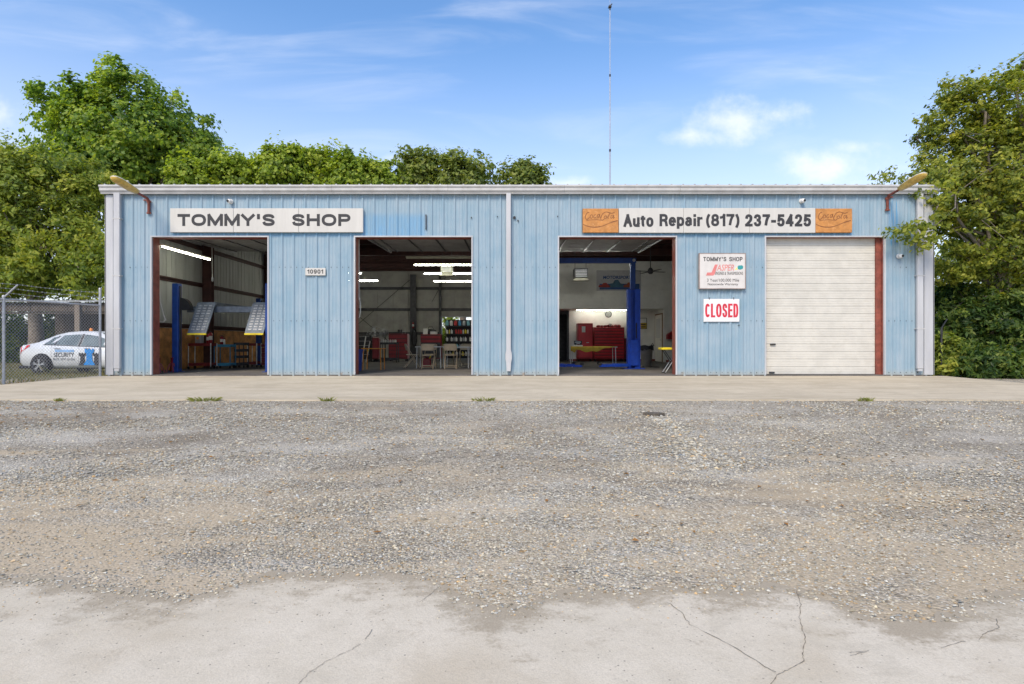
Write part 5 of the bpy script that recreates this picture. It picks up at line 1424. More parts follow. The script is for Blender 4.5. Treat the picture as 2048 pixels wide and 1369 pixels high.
# ------------------------------------------------------------------ silver sedan beyond the fence
M_SILVER = pmat('silver_paint', (.66, .68, .70), .25, .12, var=.05, scale=2, spec=.6)
M_GLASS = pmat('car_glass', (.13, .16, .16), .08, var=.3, scale=1.5, spec=.8)
M_TYRE = pmat('tyre', (.022, .022, .024), .85, var=.3)
M_RIM = pmat('alloy_rim', (.45, .46, .48), .35, .6, var=.15)
M_TAIL = pmat('tail_light', (.55, .02, .02), .25, var=.1)
M_CARBLK = pmat('decal_black', (.03, .03, .035), .5)
M_CARBLU = pmat('decal_blue', (.01, .22, .62), .5)
M_CARLB = pmat('decal_pale_blue', (.24, .42, .70), .5)
def build_car():
    x0, yn = -16.66, 4.0
    car = thing('parked_sedan', 'silver security company sedan parked behind the chain-link fence', 'car', (x0, yn + .91, gz(-14, 4.5)))
    # stations: x from the rear bumper, sill z, belt z, belt half width, roof z, roof half width
    ST = [(0.00, .38, .80, .62, .84, .50), (.06, .30, .92, .76, .96, .58), (.22, .24, .99, .84, 1.04, .62), (.55, .22, 1.01, .88, 1.10, .62), (.85, .22, 1.005, .90, 1.22, .60), (1.20, .22, 1.00, .91, 1.36, .58), (1.60, .22, .985, .91, 1.445, .585),
          (2.05, .22, .965, .91, 1.475, .60), (2.45, .22, .95, .91, 1.465, .60), (2.80, .22, .935, .91, 1.40, .60), (3.10, .22, .925, .91, 1.27, .62), (3.40, .22, .915, .905, 1.08, .66), (3.62, .22, .905, .90, .95, .70), (3.95, .23, .86, .88, .91, .66), (4.25, .25, .78, .82, .83, .58), (4.45, .30, .66, .70, .70, .50), (4.53, .38, .56, .55, .58, .42)]
    def ring(st):
        x, zs, zb, wb, zr, wr = st
        half = [(0, zs), (wb * .86, zs), (wb * .97, zs + .10), (wb * 1.0, zs + (zb - zs) * .45), (wb * .995, zs + (zb - zs) * .8), (wb * .955, zb), (wr + .02, zr - .05), (wr - .06, zr - .008), (wr * .5, zr + .005), (0, zr + .008)]
        return [(x, -a, z) for a, z in half] + [(x, a, z) for a, z in half[-2:0:-1]]
    rings = [ring(s) for s in ST]
    n = len(rings[0])
    b = MB()
    b.add([p for r in rings for p in r], [(i * n + k, i * n + (k + 1) % n, (i + 1) * n + (k + 1) % n, (i + 1) * n + k) for i in range(len(ST) - 1) for k in range(n)], 0, True)
    b.add(rings[0], [tuple(range(n))]); b.add(rings[-1], [tuple(range(n))[::-1]])
    b.build('body', M_SILVER, car)
    A = np.array(ST)
    def side(x, t, off=.008, s=-1):
        zb, wb, zr, wr = [np.interp(x, A[:, 0], A[:, k]) for k in (2, 3, 4, 5)]
        yb, yr = wb * .955, wr + .02
        return (x, s * (yb + (yr - yb) * t + off), zb + (zr - .05 - zb) * t + off * .4)
    def low(x, f, off=.006, s=-1):
        zs, zb, wb = [np.interp(x, A[:, 0], A[:, k]) for k in (1, 2, 3)]
        q = np.interp(f, [0, .12, .45, .8, 1], [.93, .97, 1.0, .995, .955])
        return (x, s * (wb * q + off), zs + (zb - zs) * f)
    for s in (-1, 1):
        for nm, xa, xb in (('rear_quarter_glass', 1.02, 1.36), ('rear_door_glass', 1.42, 2.18), ('front_door_glass', 2.30, 3.42)):
            V = []; m = 9
            for i in range(m):
                x = xa + (xb - xa) * i / (m - 1)
                zb, zr = np.interp(x, A[:, 0], A[:, 2]), np.interp(x, A[:, 0], A[:, 4])
                tt = max(.03, .90 - .03 / max(.06, zr - zb))
                V += [side(x, .04, .008, s), side(x, tt * .55 + .02, .010, s), side(x, tt, .008, s)]
            MB().add(V, [(i * 3 + k, (i + 1) * 3 + k, (i + 1) * 3 + k + 1, i * 3 + k + 1) for i in range(m - 1) for k in range(2)], 0, True).build('window', M_GLASS, car)
        # dark frame strip round the glass
        b = MB()
        b.tube([side(.98 + .02 * i, .0, .006, s) for i in range(0, 130, 5)], .010, 5)
        for x in (1.39, 2.24): b.bar(side(x, 0, .007, s), side(x, .88, .007, s), .075 if x > 2 else .05, .008, up=(0, 1, 0))
        b.build('window_trim', M_CARBLK, car)
        for x in (1.52, 2.55):
            MB().rbox(*((x - .10, x + .10) + ((-.925, -.905) if s < 0 else (.905, .925)) + (.865, .895)), .006).build('door_handle', M_CHROME, car)
        b = MB()
        for xs in (1.28, 2.24, 3.45):
            b.tube([low(xs + .02 * math.sin(f * 3), f, .001, s) for f in (.1, .3, .5, .7, .9, .99)], .004, 4)
        b.build('door_seam', M_CARBLK, car)
        MB().rbox(*((3.20, 3.38) + ((-1.03, -.90) if s < 0 else (.90, 1.03)) + (.96, 1.08)), .03).build('wing_mirror', M_SILVER, car)
        b = MB().add([low(.03, .72, .014, s), low(.10, .62, .014, s), low(.20, .72, .016, s), low(.50, .93, .016, s), low(.50, 1.0, .016, s), low(.12, 1.0, .014, s)], [tuple(range(6))])
        b.build('tail_light', M_TAIL, car)
        MB().add([low(4.05, .7, .01, s), low(4.30, .70, .01, s), low(4.40, .92, .01, s), low(4.0, .97, .01, s)], [(0, 1, 2, 3)]).build('headlight', M_GLASS, car)
        for xc in (.96, 3.61):
            arch = MB().lathe([(.385, 0), (.385, .015)], (xc, s * .905 - (.015 if s < 0 else 0), .335), 28, 'y').build('wheel_arch', M_BLACK, car)
            yc = s * .90
            w = MB().lathe([(.22, -.10), (.31, -.11), (.33, -.08), (.33, .08), (.31, .11), (.22, .10)], (xc, yc, .33), 28, 'y').build('wheel', M_TYRE, car)
            yo = yc + s * .105
            b = MB().lathe([(.225, -.012), (.225, .012), (.19, .012), (.19, -.012)], (xc, yo, .33), 28, 'y', cap=False)
            for k in range(5):
                a = 2 * math.pi * k / 5 + .3
                for da in (-.14, .14):
                    b.bar((xc + .05 * math.cos(a), yo + s * .006, .33 + .05 * math.sin(a)), (xc + .20 * math.cos(a + da), yo + s * .006, .33 + .20 * math.sin(a + da)), .03, .014, up=(0, 1, 0))
            b.lathe([(.06, -.01), (.06, .015)], (xc, yo, .33), 14, 'y')
            b.build('rim', M_RIM, w)
    # windscreen and rear screen
    def screen(xs, name):
        V = []
        for x in xs:
            zr, wr = np.interp(x, A[:, 0], A[:, 4]), np.interp(x, A[:, 0], A[:, 5])
            V += [(x, -wr + .05, zr + .006), (x, -wr * .5, zr + .013), (x, wr * .5, zr + .013), (x, wr - .05, zr + .006)]
        MB().add(V, [(i * 4 + k, i * 4 + k + 1, (i + 1) * 4 + k + 1, (i + 1) * 4 + k) for i in range(len(xs) - 1) for k in range(3)], 0, True).build(name, M_GLASS, car)
    screen([2.80, 3.10, 3.40, 3.60], 'windscreen'); screen([.60, .85, 1.20, 1.5], 'rear_screen')
    MB().rbox(.04, 4.4, -.80, .80, .20, .30, .02).build('underbody', M_BLACK, car)
    MB().lathe([(.055, 0), (.055, .07), (.03, .10)], (1.95, 0, 1.485), 12).build('amber_beacon', pmat('amber', (.75, .22, .02), .3), car)
    MB().box(-.005, .02, -.26, .26, .62, .74).build('licence_plate', M_TABLEW, car)
    # door lettering and chess-rook decal (flat print on the doors, near side)
    yd = -.917
    text_mesh('door_lettering', 'SECURITY', 1.40, 2.10, .60, .74, yd, M_CARBLK, .0, 0, car)
    text_mesh('door_lettering', '817-377-2134', 1.38, 2.12, .49, .56, yd, M_CARBLK, -.002, 0, car)
    MB().box(1.44, 2.10, yd - .003, yd, .765, .84).build('decal', M_CARLB, car)
    def rook(xc, w, z0, z1, m, dy):
        h = z1 - z0
        pl = [(-.5, 0), (.5, 0), (.42, .10), (.28, .22), (.24, .70), (.40, .78), (.40, 1.0), (.24, 1.0), (.24, .92), (.08, .92), (.08, 1.0), (-.08, 1.0), (-.08, .92), (-.24, .92), (-.24, 1.0), (-.40, 1.0), (-.40, .78), (-.24, .70), (-.28, .22), (-.42, .10)]
        MB().prism([(xc + p[0] * w, z0 + p[1] * h) for p in pl], yd - dy - .003, yd - dy).build('decal', m, car)
    rook(2.40, .30, .32, .74, M_CARBLK, 0); rook(2.88, .30, .32, .74, M_CARBLK, 0); rook(2.64, .40, .33, .88, M_CARBLU, .004)
    car.rotation_euler.z = math.radians(-3)
build_car()
# ------------------------------------------------------------------ chain-link fence
def build_fence():
    P0 = Vector((-10.88, -.06, 0)); P1 = Vector((-11.55, -2.16, 0))
    d = (P1 - P0).normalized(); P2 = P1 + d * 3.0
    H = 1.83
    t = thing('chain_link_fence', 'galvanised chain-link fence with barbed wire at the left corner', 'fence', (0, 0, 0))
    def g(p): return gz(p.x, p.y)
    for p, top in ((P0, 2.25), (P1, 1.88), (P2, 1.88)):
        MB().tube([(p.x, p.y, g(p) - .1), (p.x, p.y, top)], .030, 12).lathe([(.035, 0), (.035, .03), (.01, .05)], (p.x, p.y, top), 12).build('post', M_GREYST, t)
    for a, c in ((P0, P1), (P1, P2)):
        MB().tube([(a.x, a.y, H), (c.x, c.y, H)], .022, 10).build('top_rail', M_GREYST, t)
    out = Vector((d.y, -d.x, 0)) * -1
    arm = Vector((.27, .06, .30))
    for p in (P1, P2):
        MB().bar((p.x, p.y, 1.87), tuple(Vector((p.x, p.y, 1.87)) + arm), .045, .02).build('barb_arm', M_GREYST, t)
    for k, q in enumerate((.35, .68, 1.0)):
        a = Vector((P0.x, P0.y, 1.93 + .12 * k)); m = Vector((P1.x, P1.y, 1.87)) + arm * q; e = Vector((P2.x, P2.y, 1.87)) + arm * q
        b = MB()
        for u, v in ((a, m), (m, e)):
            mid = u.lerp(v, .5) - Vector((0, 0, .02))
            b.tube([u, u.lerp(mid, .5) - Vector((0, 0, .006)), mid, mid.lerp(v, .5) - Vector((0, 0, .006)), v], .0035, 4)
            for j in range(1, 20):
                c = u.lerp(v, j / 20) - Vector((0, 0, .02 * math.sin(math.pi * j / 20)))
                b.bar(c - Vector((.006, 0, .014)), c + Vector((.006, 0, .014)), .004).bar(c + Vector((.006, .0, -.014)), c - Vector((.006, 0, -.014)), .004)
        b.build('barbed_wire', M_GREYST, t)
    # woven mesh: two families of slanting wires with a knuckled top
    for a, c in ((P0, P1), (P1, P2)):
        L = (c - a).length; dv = (c - a).normalized()
        z0 = min(g(a), g(c)) + .03; zt = H + .045; hh = zt - z0
        pitch = .072
        b = MB()
        nrm = Vector((dv.y, -dv.x, 0)) * .003
        slope = 1.12     # rise per run
        for s in (1, -1):
            run = hh / slope
            k = -run if s > 0 else 0
            u = -math.ceil(run / pitch) * pitch
            while u < L + run:
                ua, ub = (u, u + run) if s > 0 else (u, u - run)
                za, zb = z0, zt
                # clip to 0..L
                def clip(u0, z0_, u1, z1_):
                    du = u1 - u0
                    t0, t1 = 0.0, 1.0
                    for lo in ((0 - u0) / du, (L - u0) / du),:
                        a_, b_ = min(lo), max(lo)
                        t0, t1 = max(t0, a_), min(t1, b_)
                    return (t0, t1)
                t0, t1 = clip(ua, za, ub, zb)
                if t1 - t0 > .01:
                    q0 = a + dv * (ua + (ub - ua) * t0); q1 = a + dv * (ua + (ub - ua) * t1)
                    e0 = za + (zb - za) * t0; e1 = za + (zb - za) * t1
                    off = nrm * s
                    b.bar((q0.x + off.x, q0.y + off.y, e0), (q1.x + off.x, q1.y + off.y, e1), .0042, .0042)
                u += pitch
        b.build('wire_mesh', M_GREYST, t)
    # lone post of another fence in the bushes on the right
    o = thing('fence_post', 'thin dark fence post with angled arm among the bushes on the right', 'post', (PX(1883, 1.2), 1.2, gz(12, 1.2)))
    MB().tube([(0, 0, -.1), (0, 0, 1.42)], .028, 8).build('pole', M_DARK, o)
    MB().bar((0, 0, 1.42), (.16, 0, 1.68), .03, .02).build('barb_arm', M_DARK, o)
build_fence()

# open pole shed behind the car
def build_shed():
    Y = 10.0
    t = thing('pole_shed', 'low brown open pole shed behind the silver sedan', 'shed', (PX(120, Y), Y, gz(-20, Y)))
    z = .20
    mw = pmat('shed_board', (.085, .07, .055), .8, var=.3, scale=4, streak=True)
    mp = pmat('shed_post', (.20, .165, .13), .8, var=.2, scale=6, streak=True)
    for k in range(7):
        MB().box(-2.9 + k * .82, -2.9 + k * .82 + .80, -.04 + .004 * (k % 2), .0, 2.26 + z, 2.66 + z).build('fascia_board', mw, t)
    MB().box(-2.95, 2.9, 0.01, .10, 2.16 + z, 2.24 + z).build('beam', mw, t)
    for x in (-2.8, .86, 2.7):
        MB().box(x - .11, x + .11, -.15, -.041, -.1, 2.68 + z).build('post', mp, t)
    MB().add([(-3, -.2, 2.68 + z), (3, -.2, 2.68 + z), (3, 3.6, 3.0 + z), (-3, 3.6, 3.0 + z), (-3, -.2, 2.72 + z), (3, -.2, 2.72 + z), (3, 3.6, 3.04 + z), (-3, 3.6, 3.04 + z)], [(0, 3, 2, 1), (4, 5, 6, 7), (0, 1, 5, 4), (1, 2, 6, 5), (2, 3, 7, 6), (3, 0, 4, 7)]).build('roof', M_ROOF, t)
    for k in range(12):
        MB().box(-2.95 + k * .49, -2.95 + k * .49 + .48, 3.4 + .004 * (k % 2), 3.43, -.1, 2.9 + z).build('back_board', mw, t)
build_shed()

# radio mast
def build_mast():
    Y = 24.0
    o = thing('radio_mast', 'tall thin radio mast rising behind the shop roof', 'mast', (PX(1220, Y), Y, gz(0, 24)))
    zs = [0, 9.0, PZ(295, Y), PZ(145, Y), PZ(12, Y)]
    for k, r in enumerate((.06, .05, .038, .026)):
        s = MB().tube([(0, 0, zs[k]), (0, 0, zs[k + 1])], r, 8).build('section', M_GREYST, o)
        MB().lathe([(r + .02, -.08), (r + .02, .08)], (0, 0, zs[k + 1]), 8).build('joint', M_DARK, s)
    MB().ball((0, 0, zs[4] + .15), .12, 8, 5).tube([(-.12, 0, zs[4] + .05), (.14, 0, zs[4] + .35)], .04, 6).build('antenna_head', M_DARK, o)
    MB().tube([(0, 0, zs[4] + .1), (0, 0, zs[4] + 2.2)], .012, 6).build('whip', M_GREYST, o)
build_mast()

# ------------------------------------------------------------------ trees and shrubs
M_LEAF = tint_material('leaf', 0.5, 0.35, 0.52)
M_BARK = pmat('bark', (.20, .17, .14), .9, var=.35, scale=9, bump=.4, bscale=25)
def leaf_mesh(name, C, clump_r, per, size, pal, seed, flat=.75, droop=0.0, elong=1.7, clump_tone=.22):
    R = np.random.default_rng(seed)
    n = len(C); N = n * per
    # leaves hang in sub-sprays inside every clump
    subs = 5
    sc_ = R.normal(0, 1, (n, subs, 3)) * np.array([1, 1, flat]) * .62
    idx = R.integers(0, subs, (n, per))
    cl = np.take_along_axis(sc_, idx[:, :, None].repeat(3, 2), 1)
    off = cl + R.normal(0, 1, (n, per, 3)) * np.array([1, 1, flat]) * .36
    cr = np.asarray(clump_r).reshape(-1, 1, 1)
    off = off * cr
    if droop: off[:, :, 2] -= droop * (off[:, :, 0] ** 2 + off[:, :, 1] ** 2) / (cr[:, :, 0] + 1e-6)
    P = (C[:, None, :] + off).reshape(-1, 3)
    # orientation: normals lean up and outwards
    oc = P - C.mean(0); oc /= np.linalg.norm(oc, axis=1, keepdims=True) + 1e-6      # leaves turn to the light
    nrm = R.normal(0, .62, (N, 3)) + np.array([0, 0, .6]) + .8 * oc + .4 * off.reshape(-1, 3) / (np.repeat(cr[:, 0, 0], per)[:, None] + 1e-6)
    nrm /= np.linalg.norm(nrm, axis=1, keepdims=True)
    t = np.cross(nrm, R.normal(0, 1, (N, 3))); t /= np.linalg.norm(t, axis=1, keepdims=True)
    t[:, 2] -= droop * .8; t /= np.linalg.norm(t, axis=1, keepdims=True)
    b = np.cross(nrm, t)
    s = size * R.uniform(.65, 1.3, (N, 1))
    a0 = P - t * s * .5 * elong; a1 = P + t * s * .5 * elong
    m = P + nrm * s * .10
    V = np.stack([a0, m - b * s * .5 - t * s * .1, a1, m + b * s * .5 - t * s * .1], 1).reshape(-1, 3)
    k = np.arange(N)[:, None] * 4
    Fc = np.concatenate([k + np.array([0, 1, 2]), k + np.array([0, 2, 3])], 1).reshape(-1, 3)
    pal = np.array(pal)
    w = np.clip(R.normal(.5, .26, N) + np.repeat(R.normal(0, clump_tone, n), per), 0, .999)
    f = w * (len(pal) - 1); i = f.astype(int); fr = (f - i)[:, None]
    tint = pal[i] * (1 - fr) + pal[np.minimum(i + 1, len(pal) - 1)] * fr
    tint *= R.uniform(.8, 1.2, (N, 1))
    return tinted_mesh(name, V, Fc, np.repeat(tint, 4, 0), M_LEAF)

def tree(name, label, base, lobes, n_clumps, per, clump_r, leaf, pal, seed, trunk_r=.2, cat='tree', group=None, flat=.75, droop=0.0, elong=1.7, surf=.5, limbs=14, trunk_top=None, tone=.22, fringe=.45):
    """lobes: (x, y, z, rx, ry, rz) ellipsoids that make up the crown"""
    R = np.random.default_rng(seed); rr = random.Random(seed)
    t = thing(name, label, cat, base, group=group)
    base = np.array(base, float)
    vol = np.array([l[3] * l[4] * l[5] for l in lobes]) ** .8
    pick = R.choice(len(lobes), n_clumps, p=vol / vol.sum())
    L = np.array(lobes, float)[pick]
    u = R.normal(0, 1, (n_clumps, 3)); u /= np.linalg.norm(u, axis=1, keepdims=True)
    rad = R.uniform(0, 1, (n_clumps, 1)) ** surf
    C = L[:, :3] + u * rad * L[:, 3:6]
    C[:, 2] = np.maximum(C[:, 2], base[2] + .12)
    C -= base
    cr = clump_r * R.uniform(.6, 1.35, n_clumps)
    put('crown', leaf_mesh('crown', C, cr, per, leaf, pal, seed, flat, droop, elong, tone), t)
    # loose outer sprays that break up the outline
    nf = int(n_clumps * fringe)
    if nf:
        pk = R.choice(len(lobes), nf, p=vol / vol.sum()); L2 = np.array(lobes, float)[pk]
        u = R.normal(0, 1, (nf, 3)); u /= np.linalg.norm(u, axis=1, keepdims=True)
        C2 = L2[:, :3] + u * R.uniform(.98, 1.22, (nf, 1)) * L2[:, 3:6] - base
        C2 = C2[C2[:, 2] > .2]
        put('outer_sprays', leaf_mesh('outer_sprays', C2, clump_r * R.uniform(.3, .8, len(C2)), 14, leaf * .9, pal, seed + 500, flat, droop, elong, tone), t)
    # trunk and limbs
    cen = np.average(np.array(lobes)[:, :3], axis=0, weights=vol) - base
    top = np.array([cen[0] * .8, cen[1] * .8, cen[2] if trunk_top is None else trunk_top])
    b = MB()
    pts = [Vector((0, 0, -.2))]
    for k in range(1, 6):
        f = k / 5
        pts.append(Vector((top[0] * f ** 1.5 + rr.uniform(-.1, .1) * trunk_r * 4, top[1] * f ** 1.5, top[2] * f)))
    b.tube(pts, [trunk_r * (1.25 - .8 * k / 5) for k in range(6)], 9)
    b.build('trunk', M_BARK, t)
    b = MB()
    nodes = []
    order = [j for j in R.permutation(n_clumps) if C[j][1] > -1.2 or len(lobes) < 12][:limbs]
    for j in order:
        e = Vector(C[j]) * 1.0
        f = rr.uniform(.35, .95)
        s = pts[0].lerp(pts[-1], f)
        s = pts[min(5, int(f * 5))].lerp(pts[min(5, int(f * 5) + 1)], f * 5 - int(f * 5))
        m1 = s.lerp(e, .35) + Vector((rr.uniform(-.1, .1), rr.uniform(-.1, .1), .12)) * (e - s).length
        m2 = s.lerp(e, .7) + Vector((rr.uniform(-.08, .08), rr.uniform(-.08, .08), .08)) * (e - s).length
        r0 = trunk_r * rr.uniform(.28, .45)
        b.tube([s, m1, m2, e], [r0, r0 * .7, r0 * .42, r0 * .15], 6)
        nodes += [(m1, r0 * .5), (m2, r0 * .35), (e, r0 * .2)]
    NP = np.array([nd[0][:] for nd in nodes])
    for j in R.permutation(n_clumps)[:min(n_clumps, 260)]:
        k = int(((NP - C[j]) ** 2).sum(1).argmin())
        p, r = nodes[k]; e = Vector(C[j])
        if (e - p).length < .05: continue
        m = p.lerp(e, .5) + Vector((rr.uniform(-.1, .1), rr.uniform(-.1, .1), rr.uniform(-.05, .12))) * (e - p).length
        b.tube([p, m, e], [max(r * .6, .018), max(r * .4, .012), .007], 4, cap=False)
    b.build('limbs', M_BARK, t)
    return t

def plobes(lst, Y, dy=0.8):
    """ellipses measured on the photograph, set at a real distance Y with real depth"""
    out = []
    for q in lst:
        px, py, rx, ry = q[:4]
        yy = Y + (q[4] if len(q) > 4 else 0)
        s = sc_at(yy)
        out.append((PX(px, yy), yy, PZ(py, yy), rx / s, max(rx, ry) / s * dy, ry / s))
    return out
BRIGHT = [(.13, .20, .03), (.25, .35, .045), (.36, .46, .055), (.48, .54, .07)]
OLIVE = [(.10, .145, .038), (.19, .25, .058), (.28, .34, .075), (.38, .41, .10)]
MIXED = [(.12, .18, .045), (.25, .33, .064), (.37, .44, .078), (.50, .51, .09)]
DEEP = [(.035, .08, .024), (.075, .145, .036), (.14, .225, .048), (.27, .33, .065)]

tree('cottonwood_tree', 'tallest leafy tree rising behind the left end of the shop', (PX(285, 27), 27, gz(0, 27)),
     plobes([(165, 235, 78, 66), (245, 195, 62, 62), (325, 235, 72, 62), (398, 282, 54, 40), (262, 300, 150, 62), (112, 195, 44, 40), (340, 320, 90, 50), (215, 150, 34, 24), (180, 320, 90, 50), (232, 345, 130, 60)], 27), 430, 120, .66, .235, [(.095, .18, .042), (.185, .30, .056), (.30, .42, .066), (.44, .52, .075)], 1, .32, flat=.8, elong=1.2, limbs=26, surf=.45)
tree('elm_tree', 'broad yellow-green tree left of the shop behind the fence', (PX(70, 14), 14, gz(0, 14)),
     plobes([(60, 370, 110, 84), (160, 385, 80, 70), (125, 335, 70, 44), (45, 470, 110, 85), (165, 480, 66, 80), (100, 550, 120, 50), (-70, 420, 110, 130), (20, 320, 60, 36), (190, 560, 50, 50), (-20, 560, 90, 50)], 14), 620, 120, .50, .105, MIXED, 2, .30, flat=.7, droop=.25, elong=2.2, limbs=30, surf=.5)
ROW = [(385, 345, 44, 34, 0, BRIGHT, 'first bright green treetop right of the tall tree above the roofline'), (468, 332, 56, 34, 1, BRIGHT, 'second bright green treetop from the left above the roofline'), (563, 318, 46, 34, 0, BRIGHT, 'tallest bright green treetop in the middle of the row above the roof'),
       (640, 316, 38, 32, 2, BRIGHT, 'bright green treetop with a square crown left of the roof middle'), (706, 333, 40, 28, 0, BRIGHT, 'low bright green treetop fifth along the roofline'), (768, 346, 46, 24, 1, BRIGHT, 'lowest yellow-green treetop in the row above the roof'),
       (838, 326, 42, 42, 3, OLIVE, 'pointed olive-green treetop above the second bay'), (928, 334, 52, 38, 2, OLIVE, 'round olive-green treetop left of the middle downspout'), (1042, 348, 46, 30, 4, OLIVE, 'small olive-green treetop at the right end of the row')]
for k, (px, py, rx, ry, dY, pal, lab) in enumerate(ROW):
    Y = 21.2 + dY * .6
    rr = random.Random(40 + k)
    rx *= 1.12
    lb = [(px, py + 10, rx, ry)] + [(px + rr.uniform(-.6, .6) * rx, py + rr.uniform(-.2, .5) * ry, rx * .45, ry * .6) for _ in range(4)] + [(px, py + 55, rx * 1.25, 42)]
    tree('row_tree', lab, (PX(px, Y), Y, gz(0, Y)), plobes(lb, Y), 150, 70, .44, .18 if k < 6 else .15, pal, 50 + k, .2, group='trees in a row behind the shop roof', elong=1.3 if k < 6 else 1.8, limbs=10, surf=.45)
tree('pecan_tree', 'large tree overhanging the right corner of the shop', (PX(2010, 2.2), 2.2, gz(0, 2)),
     plobes([(1985, 250, 70, 95), (1915, 275, 58, 72), (2070, 250, 90, 130), (1862, 345, 48, 52), (1960, 370, 125, 80), (1905, 430, 62, 56), (2000, 460, 120, 80), (2110, 420, 120, 120), (1930, 525, 72, 52), (2040, 540, 110, 66), (1800, 345, 40, 18), (1760, 360, 26, 10),
             (1846, 455, 26, 28, -2.6), (1880, 400, 30, 44, -2.4), (1872, 450, 28, 36, -2.0), (1885, 350, 26, 30, -1.6), (1905, 205, 48, 44), (1868, 262, 40, 44), (1930, 178, 44, 36), (2030, 165, 60, 44), (1840, 405, 24, 12, -1.6), (1800, 468, 24, 8, -2.6), (1848, 490, 22, 18, -2.6)], 2.2, .9), 1250, 54, .22, .068, [(.11, .16, .036), (.23, .285, .05), (.36, .40, .062), (.48, .47, .075)], 3, .24, flat=.6, elong=1.9, limbs=46, surf=.62)
tree('background_tree', 'dim tree seen through gaps beyond the right corner', (PX(1960, 14), 14, gz(0, 14)),
     plobes([(1950, 520, 110, 60), (2040, 470, 110, 90), (1900, 570, 60, 46)], 14), 130, 60, .55, .14, OLIVE, 5, .25, limbs=16)
for k, (px, py, rx, ry, Y, n, pal, lab) in enumerate(((1945, 668, 66, 74, 2.2, 190, DEEP, 'dark green vine-covered bush beside the right corner of the shop'), (2035, 655, 70, 92, 1.6, 230, DEEP, 'tallest dark green bush at the right edge'), (2130, 650, 70, 100, 1.6, 130, DEEP, 'dark bush beyond the right edge of the view'),
                                  (1895, 705, 24, 44, 1.4, 60, MIXED, 'small yellow-green shrub against the right corner trim'), (1985, 722, 60, 28, .7, 110, DEEP, 'low dark bush in front of the taller bushes on the right'), (1905, 610, 40, 60, 3.2, 110, DEEP, 'dark bush behind the thin fence post'))):
    tree('bush', lab, (PX(px, Y), Y, gz(0, Y)), plobes([(px, py, rx, ry), (px - rx * .4, py + ry * .4, rx * .6, ry * .5), (px + rx * .4, py + ry * .4, rx * .6, ry * .5)], Y, .7), n, 90, .20, .062, pal, 70 + k, .04, 'bush', 'bushes by the right corner', flat=.6, droop=.35, elong=2.6, limbs=10)
tree('bush', 'bright yellow-green bush seen through the rear doorway', (-4.4, 23.5, gz(0, 23)), [(-4.4, 23.5, 1.2, 2.2, 1.2, 1.6)], 90, 60, .35, .12, BRIGHT, 90, .05, 'bush', limbs=8)

for k, (x, y, r, h, lab) in enumerate(((-37, 19, 5, 2.6, 'farthest left thicket behind the pole shed'), (-29, 17.5, 4.5, 2.4, 'thicket seen left of the silver sedan'), (-22, 18, 4.5, 2.2, 'thicket behind the pole shed posts'))):
    tree('thicket', lab, (x, y, gz(0, y)), [(x, y, h * .5, r, 1.6, h * .75), (x + r * .4, y - .5, h * .4, r * .6, 1.2, h * .6)], 150, 70, .55, .16, DEEP, 95 + k, .06, 'bush', 'thickets beyond the yard', limbs=8)

# weeds at the apron edge and by the fence
M_GRASSB = tint_material('grass_blade', .6, .2, .3)
def tuft(x, y, z, n, h, r, seed, label, name='weed_tuft', pal=((.17, .22, .04), (.34, .33, .09))):
    R = np.random.default_rng(seed)
    V = []; T = []
    a = R.uniform(0, 6.283, n); q = r * np.sqrt(R.uniform(0, 1, n))
    bx, by = q * np.cos(a) * 1.6, q * np.sin(a) * .6
    hh = h * R.uniform(.4, 1.1, n); w = R.uniform(.004, .009, n)
    lx, ly = R.normal(0, .45, n) * hh + bx * .5, R.normal(0, .35, n) * hh
    c, s = np.cos(a), np.sin(a)
    V = np.stack([np.stack([bx - w * c, by - w * s, np.zeros(n)], 1), np.stack([bx + w * c, by + w * s, np.zeros(n)], 1), np.stack([bx + lx * .4 + w * c * .8, by + ly * .4 + w * s * .8, hh * .65], 1), np.stack([bx + lx, by + ly, hh], 1)], 1).reshape(-1, 3)
    k = np.arange(n)[:, None] * 4
    Fc = np.concatenate([k + np.array([0, 1, 2]), k + np.array([0, 2, 3])], 1).reshape(-1, 3)
    f = R.uniform(0, 1, (n, 1)); t = np.array(pal[0]) * f + np.array(pal[1]) * (1 - f)
    return put(name, tinted_mesh(name, V, Fc, np.repeat(t, 4, 0), M_GRASSB), None, (x, y, z))
for k, (px, w, lab) in enumerate(((408, .34, 'largest weed tuft growing along the apron edge at left'), (655, .16, 'small weed tuft at the apron edge before the second bay'), (967, .26, 'low grass tuft at the apron edge near the middle'), (1730, .20, 'grass tuft at the apron edge on the right'), (118, .12, 'tiny weed at the apron edge near the left frame'))):
    yy = -5.74
    o = tuft(PX(px, yy), yy, -.125, int(130 * w / .3), .075 if w > .15 else .06, w * .40, k, lab)
    tag(o, lab, 'weed', 'weeds along the apron edge')
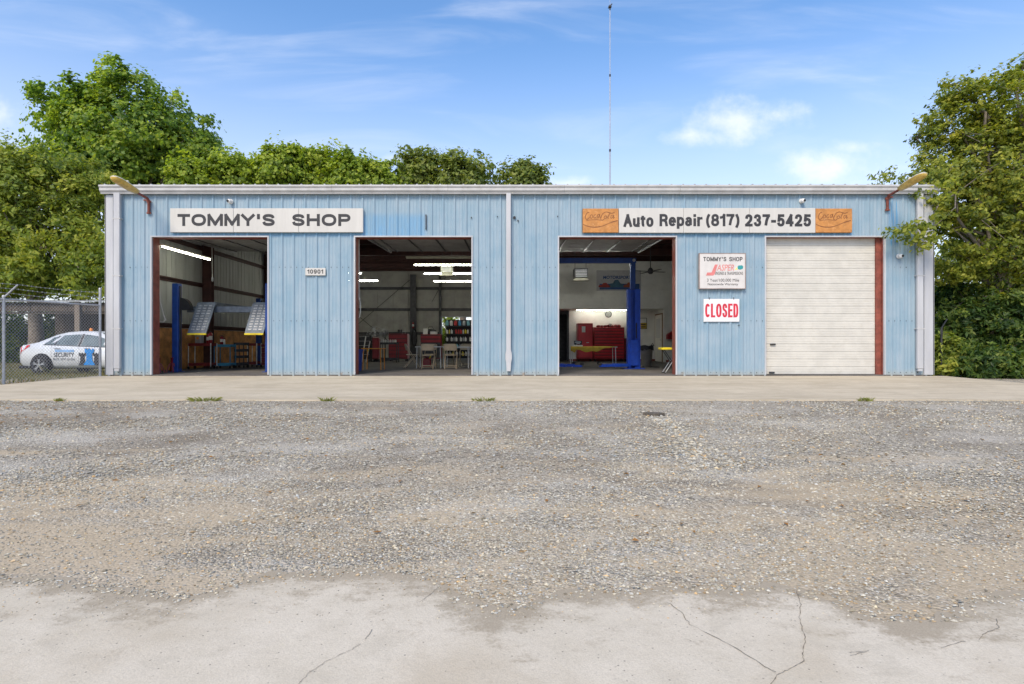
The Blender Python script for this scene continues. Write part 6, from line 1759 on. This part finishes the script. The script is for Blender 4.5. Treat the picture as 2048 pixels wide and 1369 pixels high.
# rough grass along the fence foot, and fallen leaves
def strew():
    R = np.random.default_rng(31)
    parts = []
    n = 7000
    x = R.uniform(-19, -11.1, n); y = R.uniform(-3.2, 5.5, n)
    V = []
    hh = R.uniform(.03, .16, n) * (1 + (R.uniform(0, 1, n) > .96) * 1.6)
    a = R.uniform(0, 6.283, n); w = R.uniform(.004, .009, n); c, s = np.cos(a), np.sin(a)
    z = np.array([gz(p, q) for p, q in zip(x, y)])
    l1, l2 = R.normal(0, .4, n) * hh, R.normal(0, .4, n) * hh
    V = np.stack([np.stack([x - w * c, y - w * s, z], 1), np.stack([x + w * c, y + w * s, z], 1), np.stack([x + l1 * .5 + w * c * .7, y + l2 * .5, z + hh * .6], 1), np.stack([x + l1, y + l2, z + hh], 1)], 1).reshape(-1, 3)
    k = np.arange(n)[:, None] * 4
    Fc = np.concatenate([k + np.array([0, 1, 2]), k + np.array([0, 2, 3])], 1).reshape(-1, 3)
    f = R.uniform(0, 1, (n, 1)) ** 1.3
    t = np.array((.10, .13, .025)) * f + np.array((.30, .25, .12)) * (1 - f)
    tag(put('rough_grass', tinted_mesh('rough_grass', V, Fc, np.repeat(t, 4, 0), M_GRASSB)), 'rough dry grass along the foot of the fence', 'grass', kind='stuff')
    # fallen leaves: thick at far left of the lot, thin elsewhere
    n1, n2, n3 = 700, 260, 500
    x = np.concatenate([R.normal(-8.6, 1.2, n1), R.uniform(-8, 8, n2), R.uniform(-12.5, -11.0, n3)])
    y = np.concatenate([R.normal(-7.2, .7, n1), R.uniform(-11.8, -5.9, n2), R.uniform(-3.6, -.3, n3)])
    ok = (y < -5.8) | (x < -11.06)
    x, y = x[ok], y[ok]; n = len(x)
    s = R.uniform(.012, .032, n); a = R.uniform(0, 6.283, n)
    z = np.array([gz(p, q) for p, q in zip(x, y)]) + .012
    c, sn = np.cos(a), np.sin(a)
    V = np.stack([np.stack([x + s * c, y + s * sn, z], 1), np.stack([x - s * .5 * sn, y + s * .5 * c, z + s * R.uniform(.1, .7, n)], 1), np.stack([x - s * c, y - s * sn, z + s * .1], 1), np.stack([x + s * .5 * sn, y - s * .5 * c, z + s * R.uniform(0, .6, n)], 1)], 1).reshape(-1, 3)
    k = np.arange(n)[:, None] * 4
    Fc = np.concatenate([k + np.array([0, 1, 2]), k + np.array([0, 2, 3])], 1).reshape(-1, 3)
    f = R.uniform(0, 1, (n, 1))
    t = np.array((.38, .19, .06)) * f + np.array((.30, .20, .11)) * (1 - f)
    tag(put('fallen_leaves', tinted_mesh('fallen_leaves', V, Fc, np.repeat(t, 4, 0), M_GRASSB)), 'dry brown leaves fallen on the gravel and by the fence', 'leaves', kind='stuff')
strew()
